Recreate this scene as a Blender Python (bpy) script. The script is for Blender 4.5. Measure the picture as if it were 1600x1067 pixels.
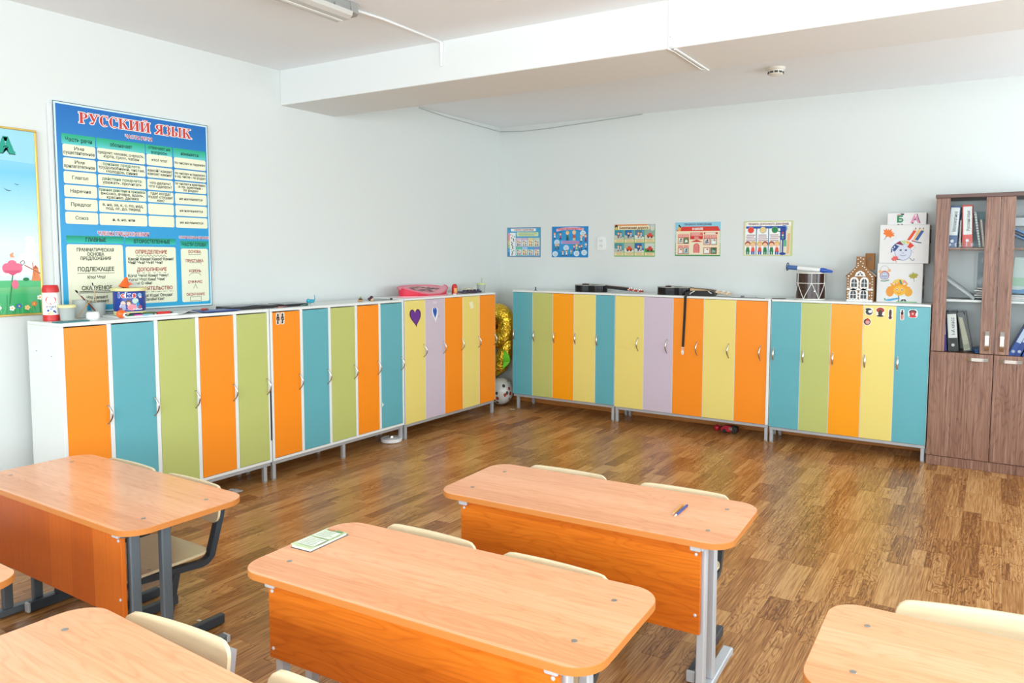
import bpy, math, random
from mathutils import Vector, Matrix
random.seed(7)
SC = bpy.context.scene
COL = SC.collection
for o in list(bpy.data.objects):
    bpy.data.objects.remove(o)
PI = math.pi

# ---------------------------------------------------------------- camera, world, lights, exposure
YAW, PIT, ROL, FPX = -0.532199628, -0.07360847, 0.0062837453, 1149.91
CAM = Vector((0, 0, 1.6))
fw = Vector((math.sin(YAW)*math.cos(PIT), math.cos(YAW)*math.cos(PIT), math.sin(PIT)))
r0 = Vector((math.cos(YAW), -math.sin(YAW), 0)); u0 = r0.cross(fw)
rt = r0*math.cos(ROL) + u0*math.sin(ROL); up = u0*math.cos(ROL) - r0*math.sin(ROL)
cd = bpy.data.cameras.new('camera'); cam = bpy.data.objects.new('camera', cd); COL.objects.link(cam)
cd.sensor_width = 36; cd.lens = FPX/1600*36; cd.shift_x = -81.8/1600; cd.shift_y = -50.67/1600
cd.clip_start = 0.02
cam.matrix_world = Matrix(((rt.x, up.x, -fw.x, CAM.x), (rt.y, up.y, -fw.y, CAM.y), (rt.z, up.z, -fw.z, CAM.z), (0, 0, 0, 1)))
SC.camera = cam
SC.view_settings.view_transform = 'Standard'; SC.view_settings.look = 'None'
SC.view_settings.gamma = 1; SC.view_settings.use_curve_mapping = False
SC.view_settings.exposure = 0.10
w = bpy.data.worlds.new('sky'); SC.world = w; w.use_nodes = True
w.node_tree.nodes['Background'].inputs[0].default_value = (0.86, 0.93, 1.0, 1)
w.node_tree.nodes['Background'].inputs[1].default_value = 1.2
XR, YF = 2.5, -2.9                      # window wall and the wall behind the camera
WINS = [(-2.3, -0.5), (0.1, 1.9), (2.5, 3.7), (4.6, 6.2)]
def area(name, loc, rot, sx, sy, power, col):
    l = bpy.data.lights.new(name, 'AREA'); l.shape = 'RECTANGLE'; l.size = sx; l.size_y = sy
    l.energy = power; l.color = col
    o = bpy.data.objects.new(name, l); COL.objects.link(o); o.location = loc; o.rotation_euler = rot
    return o
for (a, b) in WINS:                     # daylight through each window of the right wall
    area('window_daylight', (XR+0.12, (a+b)/2, 1.75), (0, PI/2+math.radians(22), 0), 1.7, b-a, 41*(b-a), (0.84, 0.955, 1.02))
area('window_daylight', (-0.6, YF-0.12, 1.75), (-PI/2-math.radians(20), 0, PI), 5.2, 1.7, 240, (0.84, 0.955, 1.02))  # added fill light from the unseen wall behind the camera

# ---------------------------------------------------------------- helpers
def lin(c):
    if isinstance(c, str):
        c = [int(c[i:i+2], 16)/255 for i in (0, 2, 4)]
        return tuple(x/12.92 if x <= 0.04045 else ((x+0.055)/1.055)**2.4 for x in c)
    return tuple(c)
MATS = {}
def mat(name, col, rough=0.5, metal=0.0, spec=0.5, coat=0.0, bump=0.0, bscale=200):
    if name in MATS: return MATS[name]
    m = bpy.data.materials.new(name); m.use_nodes = True; nt = m.node_tree
    b = nt.nodes['Principled BSDF']; b.inputs['Base Color'].default_value = (*lin(col), 1)
    b.inputs['Roughness'].default_value = rough; b.inputs['Metallic'].default_value = metal
    b.inputs['Specular IOR Level'].default_value = spec
    if coat: b.inputs['Coat Weight'].default_value = coat; b.inputs['Coat Roughness'].default_value = 0.12
    if bump:
        n = nt.nodes.new('ShaderNodeTexNoise'); n.inputs['Scale'].default_value = bscale
        tc = nt.nodes.new('ShaderNodeTexCoord'); nt.links.new(tc.outputs['Object'], n.inputs['Vector'])
        bp = nt.nodes.new('ShaderNodeBump'); bp.inputs['Strength'].default_value = bump; bp.inputs['Distance'].default_value = 0.002
        nt.links.new(n.outputs['Fac'], bp.inputs['Height']); nt.links.new(bp.outputs['Normal'], b.inputs['Normal'])
    MATS[name] = m; return m
def flat(h, rough=0.55):
    return mat('print_'+h, h, rough)
def wood(name, dark, mid, light, axis='x', rough=0.35, strip=0.0, grain=1.0, per=False, coat=0.0, spec=0.5, rings=0.5):
    """procedural board: long grain, cathedral rings and (optionally) glued strips of differing tone"""
    if name in MATS: return MATS[name]
    m = bpy.data.materials.new(name); m.use_nodes = True; nt = m.node_tree; N = nt.nodes; L = nt.links
    b = N['Principled BSDF']; b.inputs['Roughness'].default_value = rough; b.inputs['Specular IOR Level'].default_value = spec
    if coat: b.inputs['Coat Weight'].default_value = coat; b.inputs['Coat Roughness'].default_value = 0.18
    tc = N.new('ShaderNodeTexCoord'); src = tc.outputs['Object']
    rnd = None
    oi = N.new('ShaderNodeObjectInfo'); ge = N.new('ShaderNodeNewGeometry')
    ad = N.new('ShaderNodeMath'); ad.operation = 'ADD'; L.new(oi.outputs['Random'], ad.inputs[0])
    if per: L.new(ge.outputs['Random Per Island'], ad.inputs[1])
    else: ad.inputs[1].default_value = 0.37
    fr = N.new('ShaderNodeMath'); fr.operation = 'FRACT'; L.new(ad.outputs[0], fr.inputs[0]); rnd = fr.outputs[0]
    mu = N.new('ShaderNodeMath'); mu.operation = 'MULTIPLY'; mu.inputs[1].default_value = 37.0; L.new(rnd, mu.inputs[0])
    va = N.new('ShaderNodeVectorMath'); va.operation = 'ADD'; L.new(src, va.inputs[0]); L.new(mu.outputs[0], va.inputs[1])
    vec = va.outputs[0]
    def sc(k, l, c):
        mp = N.new('ShaderNodeMapping'); s = {'x': (l, k, c), 'y': (k, l, c), 'z': (k, c, l)}[axis]
        mp.inputs['Scale'].default_value = s; L.new(vec, mp.inputs['Vector']); return mp.outputs[0]
    n1 = N.new('ShaderNodeTexNoise'); n1.inputs['Scale'].default_value = 1; n1.inputs['Detail'].default_value = 6
    n1.inputs['Roughness'].default_value = 0.65; L.new(sc(90, 2.5, 90) if not per else sc(150, 5, 90), n1.inputs['Vector'])
    n2 = N.new('ShaderNodeTexNoise'); n2.inputs['Scale'].default_value = 1; n2.inputs['Detail'].default_value = 2
    L.new(sc(9, 1.3, 9) if not per else sc(13, 2.6, 9), n2.inputs['Vector'])
    sn = N.new('ShaderNodeMath'); sn.operation = 'MULTIPLY'; sn.inputs[1].default_value = 55; L.new(n2.outputs['Fac'], sn.inputs[0])
    si = N.new('ShaderNodeMath'); si.operation = 'SINE'; L.new(sn.outputs[0], si.inputs[0])
    g1 = N.new('ShaderNodeMath'); g1.operation = 'MULTIPLY_ADD'; L.new(n1.outputs['Fac'], g1.inputs[0]); g1.inputs[1].default_value = 1.0*grain; g1.inputs[2].default_value = 0.5-0.5*grain
    ab = N.new('ShaderNodeMath'); ab.operation = 'ABSOLUTE'; L.new(si.outputs[0], ab.inputs[0])
    iv = N.new('ShaderNodeMath'); iv.operation = 'SUBTRACT'; iv.inputs[0].default_value = 1; L.new(ab.outputs[0], iv.inputs[1])
    pw = N.new('ShaderNodeMath'); pw.operation = 'POWER'; pw.inputs[1].default_value = 2.2; L.new(iv.outputs[0], pw.inputs[0])
    if per:
        gt = N.new('ShaderNodeMapRange'); gt.inputs['From Min'].default_value = 0.45; gt.inputs['From Max'].default_value = 0.62
        rw = N.new('ShaderNodeTexWhiteNoise'); rw.noise_dimensions = '1D'; L.new(mu.outputs[0], rw.inputs['W']); L.new(rw.outputs['Value'], gt.inputs['Value'])
        pm = N.new('ShaderNodeMath'); pm.operation = 'MULTIPLY'; L.new(pw.outputs[0], pm.inputs[0]); L.new(gt.outputs[0], pm.inputs[1]); pw = pm
    g2 = N.new('ShaderNodeMath'); g2.operation = 'MULTIPLY_ADD'; L.new(pw.outputs[0], g2.inputs[0]); g2.inputs[1].default_value = -0.26*rings; L.new(g1.outputs[0], g2.inputs[2])
    out = g2.outputs[0]
    if strip:
        sx = N.new('ShaderNodeSeparateXYZ'); L.new(src, sx.inputs[0])
        dv = N.new('ShaderNodeMath'); dv.operation = 'DIVIDE'; dv.inputs[1].default_value = strip
        L.new(sx.outputs[{'x': 'Y', 'y': 'X', 'z': 'X'}[axis]], dv.inputs[0])
        if axis != 'z':
            pz = N.new('ShaderNodeMath'); pz.operation = 'DIVIDE'; pz.inputs[1].default_value = strip; L.new(sx.outputs['Z'], pz.inputs[0])
            pa = N.new('ShaderNodeMath'); pa.operation = 'ADD'; L.new(dv.outputs[0], pa.inputs[0]); L.new(pz.outputs[0], pa.inputs[1]); dv = pa
        fl = N.new('ShaderNodeMath'); fl.operation = 'FLOOR'; L.new(dv.outputs[0], fl.inputs[0])
        wn = N.new('ShaderNodeTexWhiteNoise'); wn.noise_dimensions = '1D'; L.new(fl.outputs[0], wn.inputs['W'])
        ma = N.new('ShaderNodeMath'); ma.operation = 'MULTIPLY_ADD'; L.new(wn.outputs['Value'], ma.inputs[0]); ma.inputs[1].default_value = 0.40
        sb = N.new('ShaderNodeMath'); sb.operation = 'SUBTRACT'; L.new(out, sb.inputs[0]); sb.inputs[1].default_value = 0.20
        L.new(sb.outputs[0], ma.inputs[2]); out = ma.outputs[0]
    if per:
        ma = N.new('ShaderNodeMath'); ma.operation = 'MULTIPLY_ADD'; L.new(rnd, ma.inputs[0]); ma.inputs[1].default_value = 0.40
        sb = N.new('ShaderNodeMath'); sb.operation = 'SUBTRACT'; L.new(out, sb.inputs[0]); sb.inputs[1].default_value = 0.15
        L.new(sb.outputs[0], ma.inputs[2]); out = ma.outputs[0]
    cr = N.new('ShaderNodeValToRGB'); e = cr.color_ramp.elements
    e[0].position = 0.15; e[0].color = (*lin(dark), 1); e[1].position = 0.85; e[1].color = (*lin(light), 1)
    k = e.new(0.5); k.color = (*lin(mid), 1)
    L.new(out, cr.inputs[0]); L.new(cr.outputs[0], b.inputs['Base Color'])
    MATS[name] = m; return m

WHITE = mat('white_laminate', 'ECEFEC', 0.4)
WALL = mat('wall_paint', (0.735, 0.765, 0.742), 0.85, spec=0.2, bump=0.12, bscale=60)
CEIL = mat('ceiling_paint', (0.90, 0.925, 0.945), 0.9, spec=0.2, bump=0.15, bscale=40)
STEEL = mat('grey_steel', (0.50, 0.53, 0.56), 0.38, 0.35)
CHROME = mat('chrome', (0.55, 0.52, 0.48), 0.24, 1.0)
SATIN = mat('satin_nickel', (0.72, 0.68, 0.63), 0.3, 1.0)
BLACK = mat('black', (0.012, 0.012, 0.014), 0.4)
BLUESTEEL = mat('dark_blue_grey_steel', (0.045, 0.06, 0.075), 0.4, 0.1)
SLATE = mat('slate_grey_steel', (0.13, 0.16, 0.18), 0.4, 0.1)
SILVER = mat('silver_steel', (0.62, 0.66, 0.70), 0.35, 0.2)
DESK = wood('desk_top_alder', (0.76, 0.315, 0.135), (0.90, 0.41, 0.20), (0.98, 0.50, 0.28), 'x', 0.20, 0.098, 0.85, rings=0.85)
PANELV = wood('desk_panel_alder_upright', (0.48, 0.085, 0.006), (0.62, 0.13, 0.010), (0.76, 0.20, 0.022), 'z', 0.36, 0.16, 0.55, rings=0.15, spec=0.35)
PANEL = wood('desk_panel_alder', (0.56, 0.115, 0.006), (0.72, 0.175, 0.011), (0.86, 0.27, 0.026), 'x', 0.38, 0.12, 0.8, rings=0.8, spec=0.35)
EDGE = mat('desk_edge', (0.60, 0.21, 0.045), 0.4)
PLY = wood('birch_plywood', (0.70, 0.54, 0.30), (0.88, 0.74, 0.48), (0.95, 0.86, 0.64), 'x', 0.3, 0, 0.45, rings=0.15)
FLOORM = wood('floor_oak', (0.185, 0.060, 0.011), (0.42, 0.18, 0.047), (0.64, 0.345, 0.13), 'y', 0.30, 0, 1.9, per=True, rings=1.7)
WALNUT = wood('cabinet_walnut', (0.10, 0.040, 0.022), (0.275, 0.136, 0.090), (0.43, 0.262, 0.19), 'z', 0.42, 0.0, 1.3, rings=0.5)

class MB:
    def __init__(s): s.v = []; s.f = []; s.mi = []; s.mats = []; s.cur = 0
    def mat(s, m):
        if m not in s.mats: s.mats.append(m)
        s.cur = s.mats.index(m); return s
    def add(s, vs, fs, M=None):
        n = len(s.v)
        s.v += [tuple(M @ Vector(p)) for p in vs] if M is not None else [tuple(p) for p in vs]
        s.f += [tuple(i+n for i in f) for f in fs]; s.mi += [s.cur]*len(fs); return s
    def box(s, c, d, b=0.0, M=None):
        hx, hy, hz = d[0]/2, d[1]/2, d[2]/2
        b = min(b, hx*0.9, hy*0.9, hz*0.9); cx, cy, cz = c
        if b <= 0:
            vs = [(cx+a*hx, cy+e*hy, cz+g*hz) for a in (-1, 1) for e in (-1, 1) for g in (-1, 1)]
            fs = [(0, 1, 3, 2), (4, 6, 7, 5), (0, 4, 5, 1), (2, 3, 7, 6), (0, 2, 6, 4), (1, 5, 7, 3)]
            return s.add(vs, fs, M)
        vs = []; ix = {}
        for a in (-1, 1):
            for e in (-1, 1):
                for g in (-1, 1):
                    for k in range(3):
                        ix[a, e, g, k] = len(vs)
                        h = [hx-b, hy-b, hz-b]; h[k] += b
                        vs.append((a*h[0], e*h[1], g*h[2]))
        fs = []
        for q in (-1, 1):
            fs.append([ix[q, -1, -1, 0], ix[q, 1, -1, 0], ix[q, 1, 1, 0], ix[q, -1, 1, 0]])
            fs.append([ix[-1, q, -1, 1], ix[1, q, -1, 1], ix[1, q, 1, 1], ix[-1, q, 1, 1]])
            fs.append([ix[-1, -1, q, 2], ix[1, -1, q, 2], ix[1, 1, q, 2], ix[-1, 1, q, 2]])
            for p in (-1, 1):
                fs.append([ix[-1, q, p, 1], ix[1, q, p, 1], ix[1, q, p, 2], ix[-1, q, p, 2]])
                fs.append([ix[q, -1, p, 0], ix[q, 1, p, 0], ix[q, 1, p, 2], ix[q, -1, p, 2]])
                fs.append([ix[q, p, -1, 0], ix[q, p, 1, 0], ix[q, p, 1, 1], ix[q, p, -1, 1]])
                for r in (-1, 1):
                    fs.append([ix[q, p, r, 0], ix[q, p, r, 1], ix[q, p, r, 2]])
        out = []
        for f in fs:
            A, B, C = (Vector(vs[i]) for i in f[:3]); n = (B-A).cross(C-A)
            out.append(tuple(f) if n.dot(sum((Vector(vs[i]) for i in f), Vector())) > 0 else tuple(reversed(f)))
        return s.add([(x+cx, y+cy, z+cz) for x, y, z in vs], out, M)
    def prism(s, poly, o, u, v, n, d, M=None, back=True):
        """polygon (x,y) in the plane o,u,v pushed along n by d"""
        o, u, v, n = Vector(o), Vector(u), Vector(v), Vector(n); k = len(poly)
        if sum(poly[i][0]*poly[(i+1) % k][1]-poly[(i+1) % k][0]*poly[i][1] for i in range(k)) < 0: poly = poly[::-1]
        if u.cross(v).dot(n) < 0: poly = poly[::-1]
        P = [o+u*x+v*y for x, y in poly]
        vs = P+[p+n*d for p in P]
        fs = [tuple(range(k, 2*k))]
        if back: fs.append(tuple(range(k-1, -1, -1)))
        fs += [(i, (i+1) % k, k+(i+1) % k, k+i) for i in range(k)]
        return s.add(vs, fs, M)
    def face(s, poly, o, u, v, M=None):
        o, u, v = Vector(o), Vector(u), Vector(v); k = len(poly)
        if sum(poly[i][0]*poly[(i+1) % k][1]-poly[(i+1) % k][0]*poly[i][1] for i in range(k)) < 0: poly = poly[::-1]
        return s.add([o+u*x+v*y for x, y in poly], [tuple(range(k))], M)
    def lathe(s, prof, c=(0, 0, 0), seg=24, M=None, ax=None):
        vs = []; fs = []; n = len(prof)
        for i in range(seg):
            a = 2*PI*i/seg
            for r, z in prof:
                p = (r*math.cos(a), r*math.sin(a), z)
                if ax == 'y': p = (p[0], -p[2], p[1])
                elif ax == 'x': p = (p[2], p[1], -p[0])
                vs.append((p[0]+c[0], p[1]+c[1], p[2]+c[2]))
        for i in range(seg):
            j = (i+1) % seg
            for k in range(n-1):
                fs.append((i*n+k, j*n+k, j*n+k+1, i*n+k+1))
        if prof[0][0] > 1e-6: fs.append(tuple(i*n for i in range(seg-1, -1, -1)))
        if prof[-1][0] > 1e-6: fs.append(tuple(i*n+n-1 for i in range(seg)))
        return s.add(vs, fs, M)
    def cyl(s, c, r, h, seg=20, b=0.0, M=None, ax=None):
        b = min(b, r*.9, h*.45)
        pr = [(r-b, 0), (r, b), (r, h-b), (r-b, h)] if b else [(r, 0), (r, h)]
        return s.lathe(pr, c, seg, M, ax)
    def sweep(s, path, sec, hint=(0, 0, 1), closed=False, scale=None, M=None):
        """section (list of 2D points, x along side, y along hint) moved along the path"""
        P = [Vector(p) for p in path]; n = len(P); k = len(sec); vs = []; fs = []
        hint = Vector(hint)
        for i, p in enumerate(P):
            if closed: t = P[(i+1) % n]-P[i-1]
            else: t = P[min(i+1, n-1)]-P[max(i-1, 0)]
            t.normalize(); sd = t.cross(hint)
            if sd.length < 1e-4: sd = t.cross(Vector((1, 0.01, 0)))
            sd.normalize(); u = sd.cross(t)
            q = 1.0
            if not closed and 0 < i < n-1:
                a = (P[i]-P[i-1]).normalized(); c = a.dot(t); q = 1/max(c, 0.5)
            ss = scale[i] if scale else 1
            for x, y in sec: vs.append(p+sd*(x*ss)+u*(y*ss*q))
        for i in range(n if closed else n-1):
            j = (i+1) % n
            for a in range(k):
                b = (a+1) % k; fs.append((i*k+a, i*k+b, j*k+b, j*k+a))
        if not closed: fs += [tuple(range(k-1, -1, -1)), tuple((n-1)*k+a for a in range(k))]
        return s.add(vs, fs, M)
    def tube(s, path, r, seg=8, hint=(0, 0, 1), closed=False, scale=None, M=None):
        return s.sweep(path, [(r*math.cos(2*PI*i/seg), r*math.sin(2*PI*i/seg)) for i in range(seg)], hint, closed, scale, M)
    def bar(s, path, w, h, hint=(0, 0, 1), M=None):
        return s.sweep(path, [(-w/2, -h/2), (w/2, -h/2), (w/2, h/2), (-w/2, h/2)], hint, M=M)
    def ball(s, c, r, seg=16, rings=10, M=None):
        rx, ry, rz = (r, r, r) if not hasattr(r, '__len__') else r
        vs = []; fs = []
        for i in range(rings+1):
            a = PI*i/rings-PI/2
            for j in range(seg):
                b = 2*PI*j/seg
                vs.append((c[0]+rx*math.cos(a)*math.cos(b), c[1]+ry*math.cos(a)*math.sin(b), c[2]+rz*math.sin(a)))
        for i in range(rings):
            for j in range(seg):
                k = (j+1) % seg; fs.append((i*seg+j, i*seg+k, (i+1)*seg+k, (i+1)*seg+j))
        return s.add(vs, fs, M)
    def slab(s, G, off):
        """grid of points G[i][j] given thickness by vector (or function) off"""
        nu, nv = len(G), len(G[0]); vs = [Vector(p) for r in G for p in r]
        o = off if callable(off) else (lambda p: Vector(off))
        vs += [p+o(p) for p in vs]; q = nu*nv; fs = []
        for i in range(nu-1):
            for j in range(nv-1):
                a, b, c, d = i*nv+j, (i+1)*nv+j, (i+1)*nv+j+1, i*nv+j+1
                fs += [(a, b, c, d), (q+d, q+c, q+b, q+a)]
        for i in range(nu-1):
            a, b = i*nv, (i+1)*nv; fs.append((a, q+a, q+b, b))
            a, b = i*nv+nv-1, (i+1)*nv+nv-1; fs.append((b, q+b, q+a, a))
        for j in range(nv-1):
            a, b = j, j+1; fs.append((b, q+b, q+a, a))
            a, b = (nu-1)*nv+j, (nu-1)*nv+j+1; fs.append((a, q+a, q+b, b))
        return s.add(vs, fs)
    def mesh(s, name, smooth=35):
        me = bpy.data.meshes.new(name); me.from_pydata(s.v, [], s.f)
        for m in s.mats: me.materials.append(m)
        if len(s.mats) > 1: me.polygons.foreach_set('material_index', s.mi)
        if smooth:
            me.polygons.foreach_set('use_smooth', [True]*len(s.f)); me.set_sharp_from_angle(angle=math.radians(smooth))
        me.update(); return me
def put(name, me, parent=None, loc=None, rotz=0):
    if isinstance(me, MB): me = me.mesh(name)
    o = bpy.data.objects.new(name, me); COL.objects.link(o)
    if parent is not None: o.parent = parent
    if loc is not None: o.location = loc
    if rotz: o.rotation_euler = (0, 0, rotz)
    return o
def tag(o, label=None, cat=None, group=None, kind=None):
    for k, v in (('label', label), ('category', cat), ('group', group), ('kind', kind)):
        if v: o[k] = v
    return o
def root(name, label, cat, loc=(0, 0, 0), rotz=0, group=None):
    o = bpy.data.objects.new(name, None); COL.objects.link(o); o.empty_display_size = 0.05
    o.location = loc; o.rotation_euler = (0, 0, rotz); return tag(o, label, cat, group)
def dup(r, loc, rotz, label, group=None):
    c = r.copy(); COL.objects.link(c); c.location = loc; c.rotation_euler = (0, 0, rotz); tag(c, label, None, group)
    for ch in list(r.children):
        d = ch.copy(); COL.objects.link(d); d.parent = c
        for g in list(ch.children):
            e = g.copy(); COL.objects.link(e); e.parent = d
    return c
def M3(loc=(0, 0, 0), rz=0, rx=0, ry=0):
    return Matrix.Translation(loc) @ Matrix.Rotation(rz, 4, 'Z') @ Matrix.Rotation(ry, 4, 'Y') @ Matrix.Rotation(rx, 4, 'X')
def rrect(x0, y0, x1, y1, r, n=5):
    out = []
    for cx, cy, a in ((x1-r, y1-r, 0), (x0+r, y1-r, PI/2), (x0+r, y0+r, PI), (x1-r, y0+r, 3*PI/2)):
        out += [(cx+r*math.cos(a+PI/2*i/n), cy+r*math.sin(a+PI/2*i/n)) for i in range(n+1)]
    return out
def ell(x, y, rx, ry=None, n=16):
    ry = rx if ry is None else ry
    return [(x+rx*math.cos(2*PI*i/n), y+ry*math.sin(2*PI*i/n)) for i in range(n)]
TXT = {}
def textgeo(t, bold):
    k = (t, bold)
    if k not in TXT:
        cu = bpy.data.curves.new('lettering', 'FONT'); cu.body = t; cu.offset = bold; cu.resolution_u = 2
        ob = bpy.data.objects.new('lettering', cu); me = bpy.data.meshes.new_from_object(ob)
        TXT[k] = ([(v.co.x, v.co.y) for v in me.vertices], [tuple(p.vertices) for p in me.polygons])
        bpy.data.objects.remove(ob); bpy.data.curves.remove(cu); bpy.data.meshes.remove(me)
    return TXT[k]
class Canvas:
    """flat print laid out in metres on the plane o + u*x + v*y, each layer a hair further out along n"""
    def __init__(s, o, u, v, eps=0.0004):
        s.o = Vector(o); s.u = Vector(u); s.v = Vector(v); s.n = s.u.cross(s.v).normalized(); s.eps = eps; s.mb = MB(); s.c = 0
    def poly(s, pts, col, k=1):
        s.c = (s.c+1) % 30
        s.mb.mat(col if not isinstance(col, str) else flat(col)); s.mb.face(list(pts), s.o+s.n*(s.eps*k+s.c*1.2e-5), s.u, s.v); return s
    def rect(s, x0, y0, x1, y1, col, k=1): return s.poly([(x0, y0), (x1, y0), (x1, y1), (x0, y1)], col, k)
    def rr(s, x0, y0, x1, y1, r, col, k=1): return s.poly(rrect(x0, y0, x1, y1, r, 3), col, k)
    def el(s, x, y, rx, ry, col, k=1, n=14): return s.poly(ell(x, y, rx, ry, n), col, k)
    def line(s, pts, wd, col, k=1):
        for (x0, y0), (x1, y1) in zip(pts, pts[1:]):
            d = math.hypot(x1-x0, y1-y0) or 1; a, b = -(y1-y0)/d*wd/2, (x1-x0)/d*wd/2
            s.poly([(x0-a, y0-b), (x1-a, y1-b), (x1+a, y1+b), (x0+a, y0+b)], col, k)
        return s
    def text(s, t, x, y, size, col, k=2, width=None, bold=0.0, rot=0, mirror=False):
        """centred on x, cap-height middle on y"""
        vs, fs = textgeo(t, bold)
        if not vs: return s
        xs = [p[0] for p in vs]; x0, x1 = min(xs), max(xs)
        kx = size if width is None else width/(x1-x0)
        ca, sa = math.cos(rot), math.sin(rot); P = []
        for a, b in vs:
            a = (a-(x0+x1)/2)*kx*(-1 if mirror else 1); b = (b-0.36)*size
            P.append(s.o+s.n*(s.eps*(k+.9))+s.u*(x+a*ca-b*sa)+s.v*(y+a*sa+b*ca))
        s.mb.mat(flat(col)); s.mb.add(P, fs if not mirror else [f[::-1] for f in fs]); return s
    def lines(s, x0, x1, y0, y1, n, col, wd=0.002, k=2):
        for i in range(n):
            y = y1+(y0-y1)*(i+0.5)/n; s.rect(x0+random.random()*.1*(x1-x0), y-wd/2, x1-random.random()*.25*(x1-x0), y+wd/2, col, k)
        return s
    def kid(s, x, y, h, hair, top, legs, skin='F2C6A0', k=3):
        r = h*.2
        s.poly([(x-h*.16, y+h*.2), (x+h*.16, y+h*.2), (x+h*.1, y+h*.55), (x-h*.1, y+h*.55)], top, k)
        s.rect(x-h*.13, y, x-h*.02, y+h*.24, legs, k); s.rect(x+h*.02, y, x+h*.13, y+h*.24, legs, k)
        s.el(x, y+h*.8, r*1.1, r*1.05, hair, k); s.el(x, y+h*.73, r*.85, r*.8, skin, k+1); return s
    def put(s, name, parent=None):
        return put(name, s.mb.mesh(name, 0), parent)
X, Y, Z = Vector((1, 0, 0)), Vector((0, 1, 0)), Vector((0, 0, 1))

# ---------------------------------------------------------------- the room
WL, WB, HC = -4.75, 6.655, 2.975
def struct(name, mb, label, cat):
    o = put(name, mb); return tag(o, label, cat, None, 'structure')
m = MB().mat(WALL); m.box((WL-0.1, (WB+YF)/2, HC/2), (0.2, WB-YF, HC)); struct('wall_left', m, 'white painted wall behind the row of lockers with the grammar chart', 'wall')
m = MB().mat(WALL); m.box(((XR+WL)/2, WB+0.1, HC/2), (XR-WL+0.4, 0.2, HC)); struct('wall_back', m, 'white painted wall with five small colourful posters', 'wall')
def holed(fixed, lo, hi, holes, vert, axis):
    m = MB().mat(WALL); z0, z1 = vert
    def b(a0, a1, c0, c1):
        if a1-a0 < 1e-3: return
        if axis == 'y': m.box((fixed, (a0+a1)/2, (c0+c1)/2), (0.2, a1-a0, c1-c0))
        else: m.box(((a0+a1)/2, fixed, (c0+c1)/2), (a1-a0, 0.2, c1-c0))
    b(lo, hi, 0, z0); b(lo, hi, z1, HC); p = lo
    for h0, h1 in holes: b(p, h0, z0, z1); p = h1
    b(p, hi, z0, z1); return m
struct('wall_right', holed(XR+0.1, YF, WB, WINS, (0.85, 2.65), 'y'), 'white wall with tall windows facing the row of lockers', 'wall')
struct('wall_front', holed(YF-0.1, WL, XR, [(-3.3, 2.1)], (0.85, 2.65), 'x'), 'white wall with a wide window facing the posters', 'wall')
for i, (a, b) in enumerate(WINS):
    m = MB().mat(WHITE); t = 0.06
    if True:
        for y in (a+t/2, (a+b)/2, b-t/2): m.box((XR+0.05, y, 1.75), (0.06, t, 1.8), 0.006)
        for z in (0.88, 2.62): m.box((XR+0.05, (a+b)/2, z), (0.06, b-a-0.002, t), 0.006)
        m.box((XR-0.06, (a+b)/2, 0.83), (0.22, b-a+0.1, 0.035), 0.006)
    struct('window_%d' % (i+1), m, 'white window frame number %d along the window wall' % (i+1), 'window') if m.v else None
m = MB().mat(WHITE)  # frame of the added window that lets the fill light in
for x in (-3.27, -2.0, -0.6, 0.8, 2.07): m.box((x, YF-0.05, 1.75), (0.06, 0.06, 1.8), 0.006)
for z in (0.88, 2.62): m.box((-0.6, YF-0.05, z), (5.4, 0.06, 0.06), 0.006)
struct('window_%d' % (len(WINS)+1), m, 'wide white window frame in the wall facing the posters', 'window')
m = MB().mat(CEIL); m.box(((XR+WL)/2, (WB+YF)/2, HC+0.08), (XR-WL+0.4, WB-YF+0.4, 0.16)); struct('ceiling', m, 'white plastered ceiling with a fluorescent lamp', 'ceiling')
BY0, BY1, BZ = 3.80, 4.33, 2.717
m = MB().mat(mat('beam_paint', (0.80, 0.82, 0.81), 0.85, spec=0.2)); m.box(((XR+WL)/2, (BY0+BY1)/2, (BZ+HC)/2+0.002), (XR-WL, BY1-BY0, HC-BZ+0.004), 0.004); struct('trim_1', m, 'broad white ceiling beam crossing the room', 'beam')
SKIRT = wood('skirting_wood', (0.34, 0.12, 0.025), (0.55, 0.21, 0.05), (0.70, 0.31, 0.09), 'x', 0.4)
m = MB().mat(SKIRT); m.box(((XR+WL)/2, WB-0.012, 0.04), (XR-WL, 0.024, 0.08), 0.006); struct('baseboard_back', m, 'brown wooden baseboard below the five posters', 'baseboard')
m = MB().mat(SKIRT); m.box((WL+0.012, (WB+YF)/2, 0.04), (0.024, WB-YF-0.05, 0.08), 0.006); struct('baseboard_left', m, 'brown wooden baseboard below the grammar chart', 'baseboard')
m = MB().mat(mat('floor_base', (0.09, 0.038, 0.015), 0.6)); m.box(((XR+WL)/2, (WB+YF)/2, -0.056), (XR-WL, WB-YF, 0.1))
FLOOR = struct('floor', m, 'floor of short oak strips in mixed brown tones', 'floor')
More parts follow.
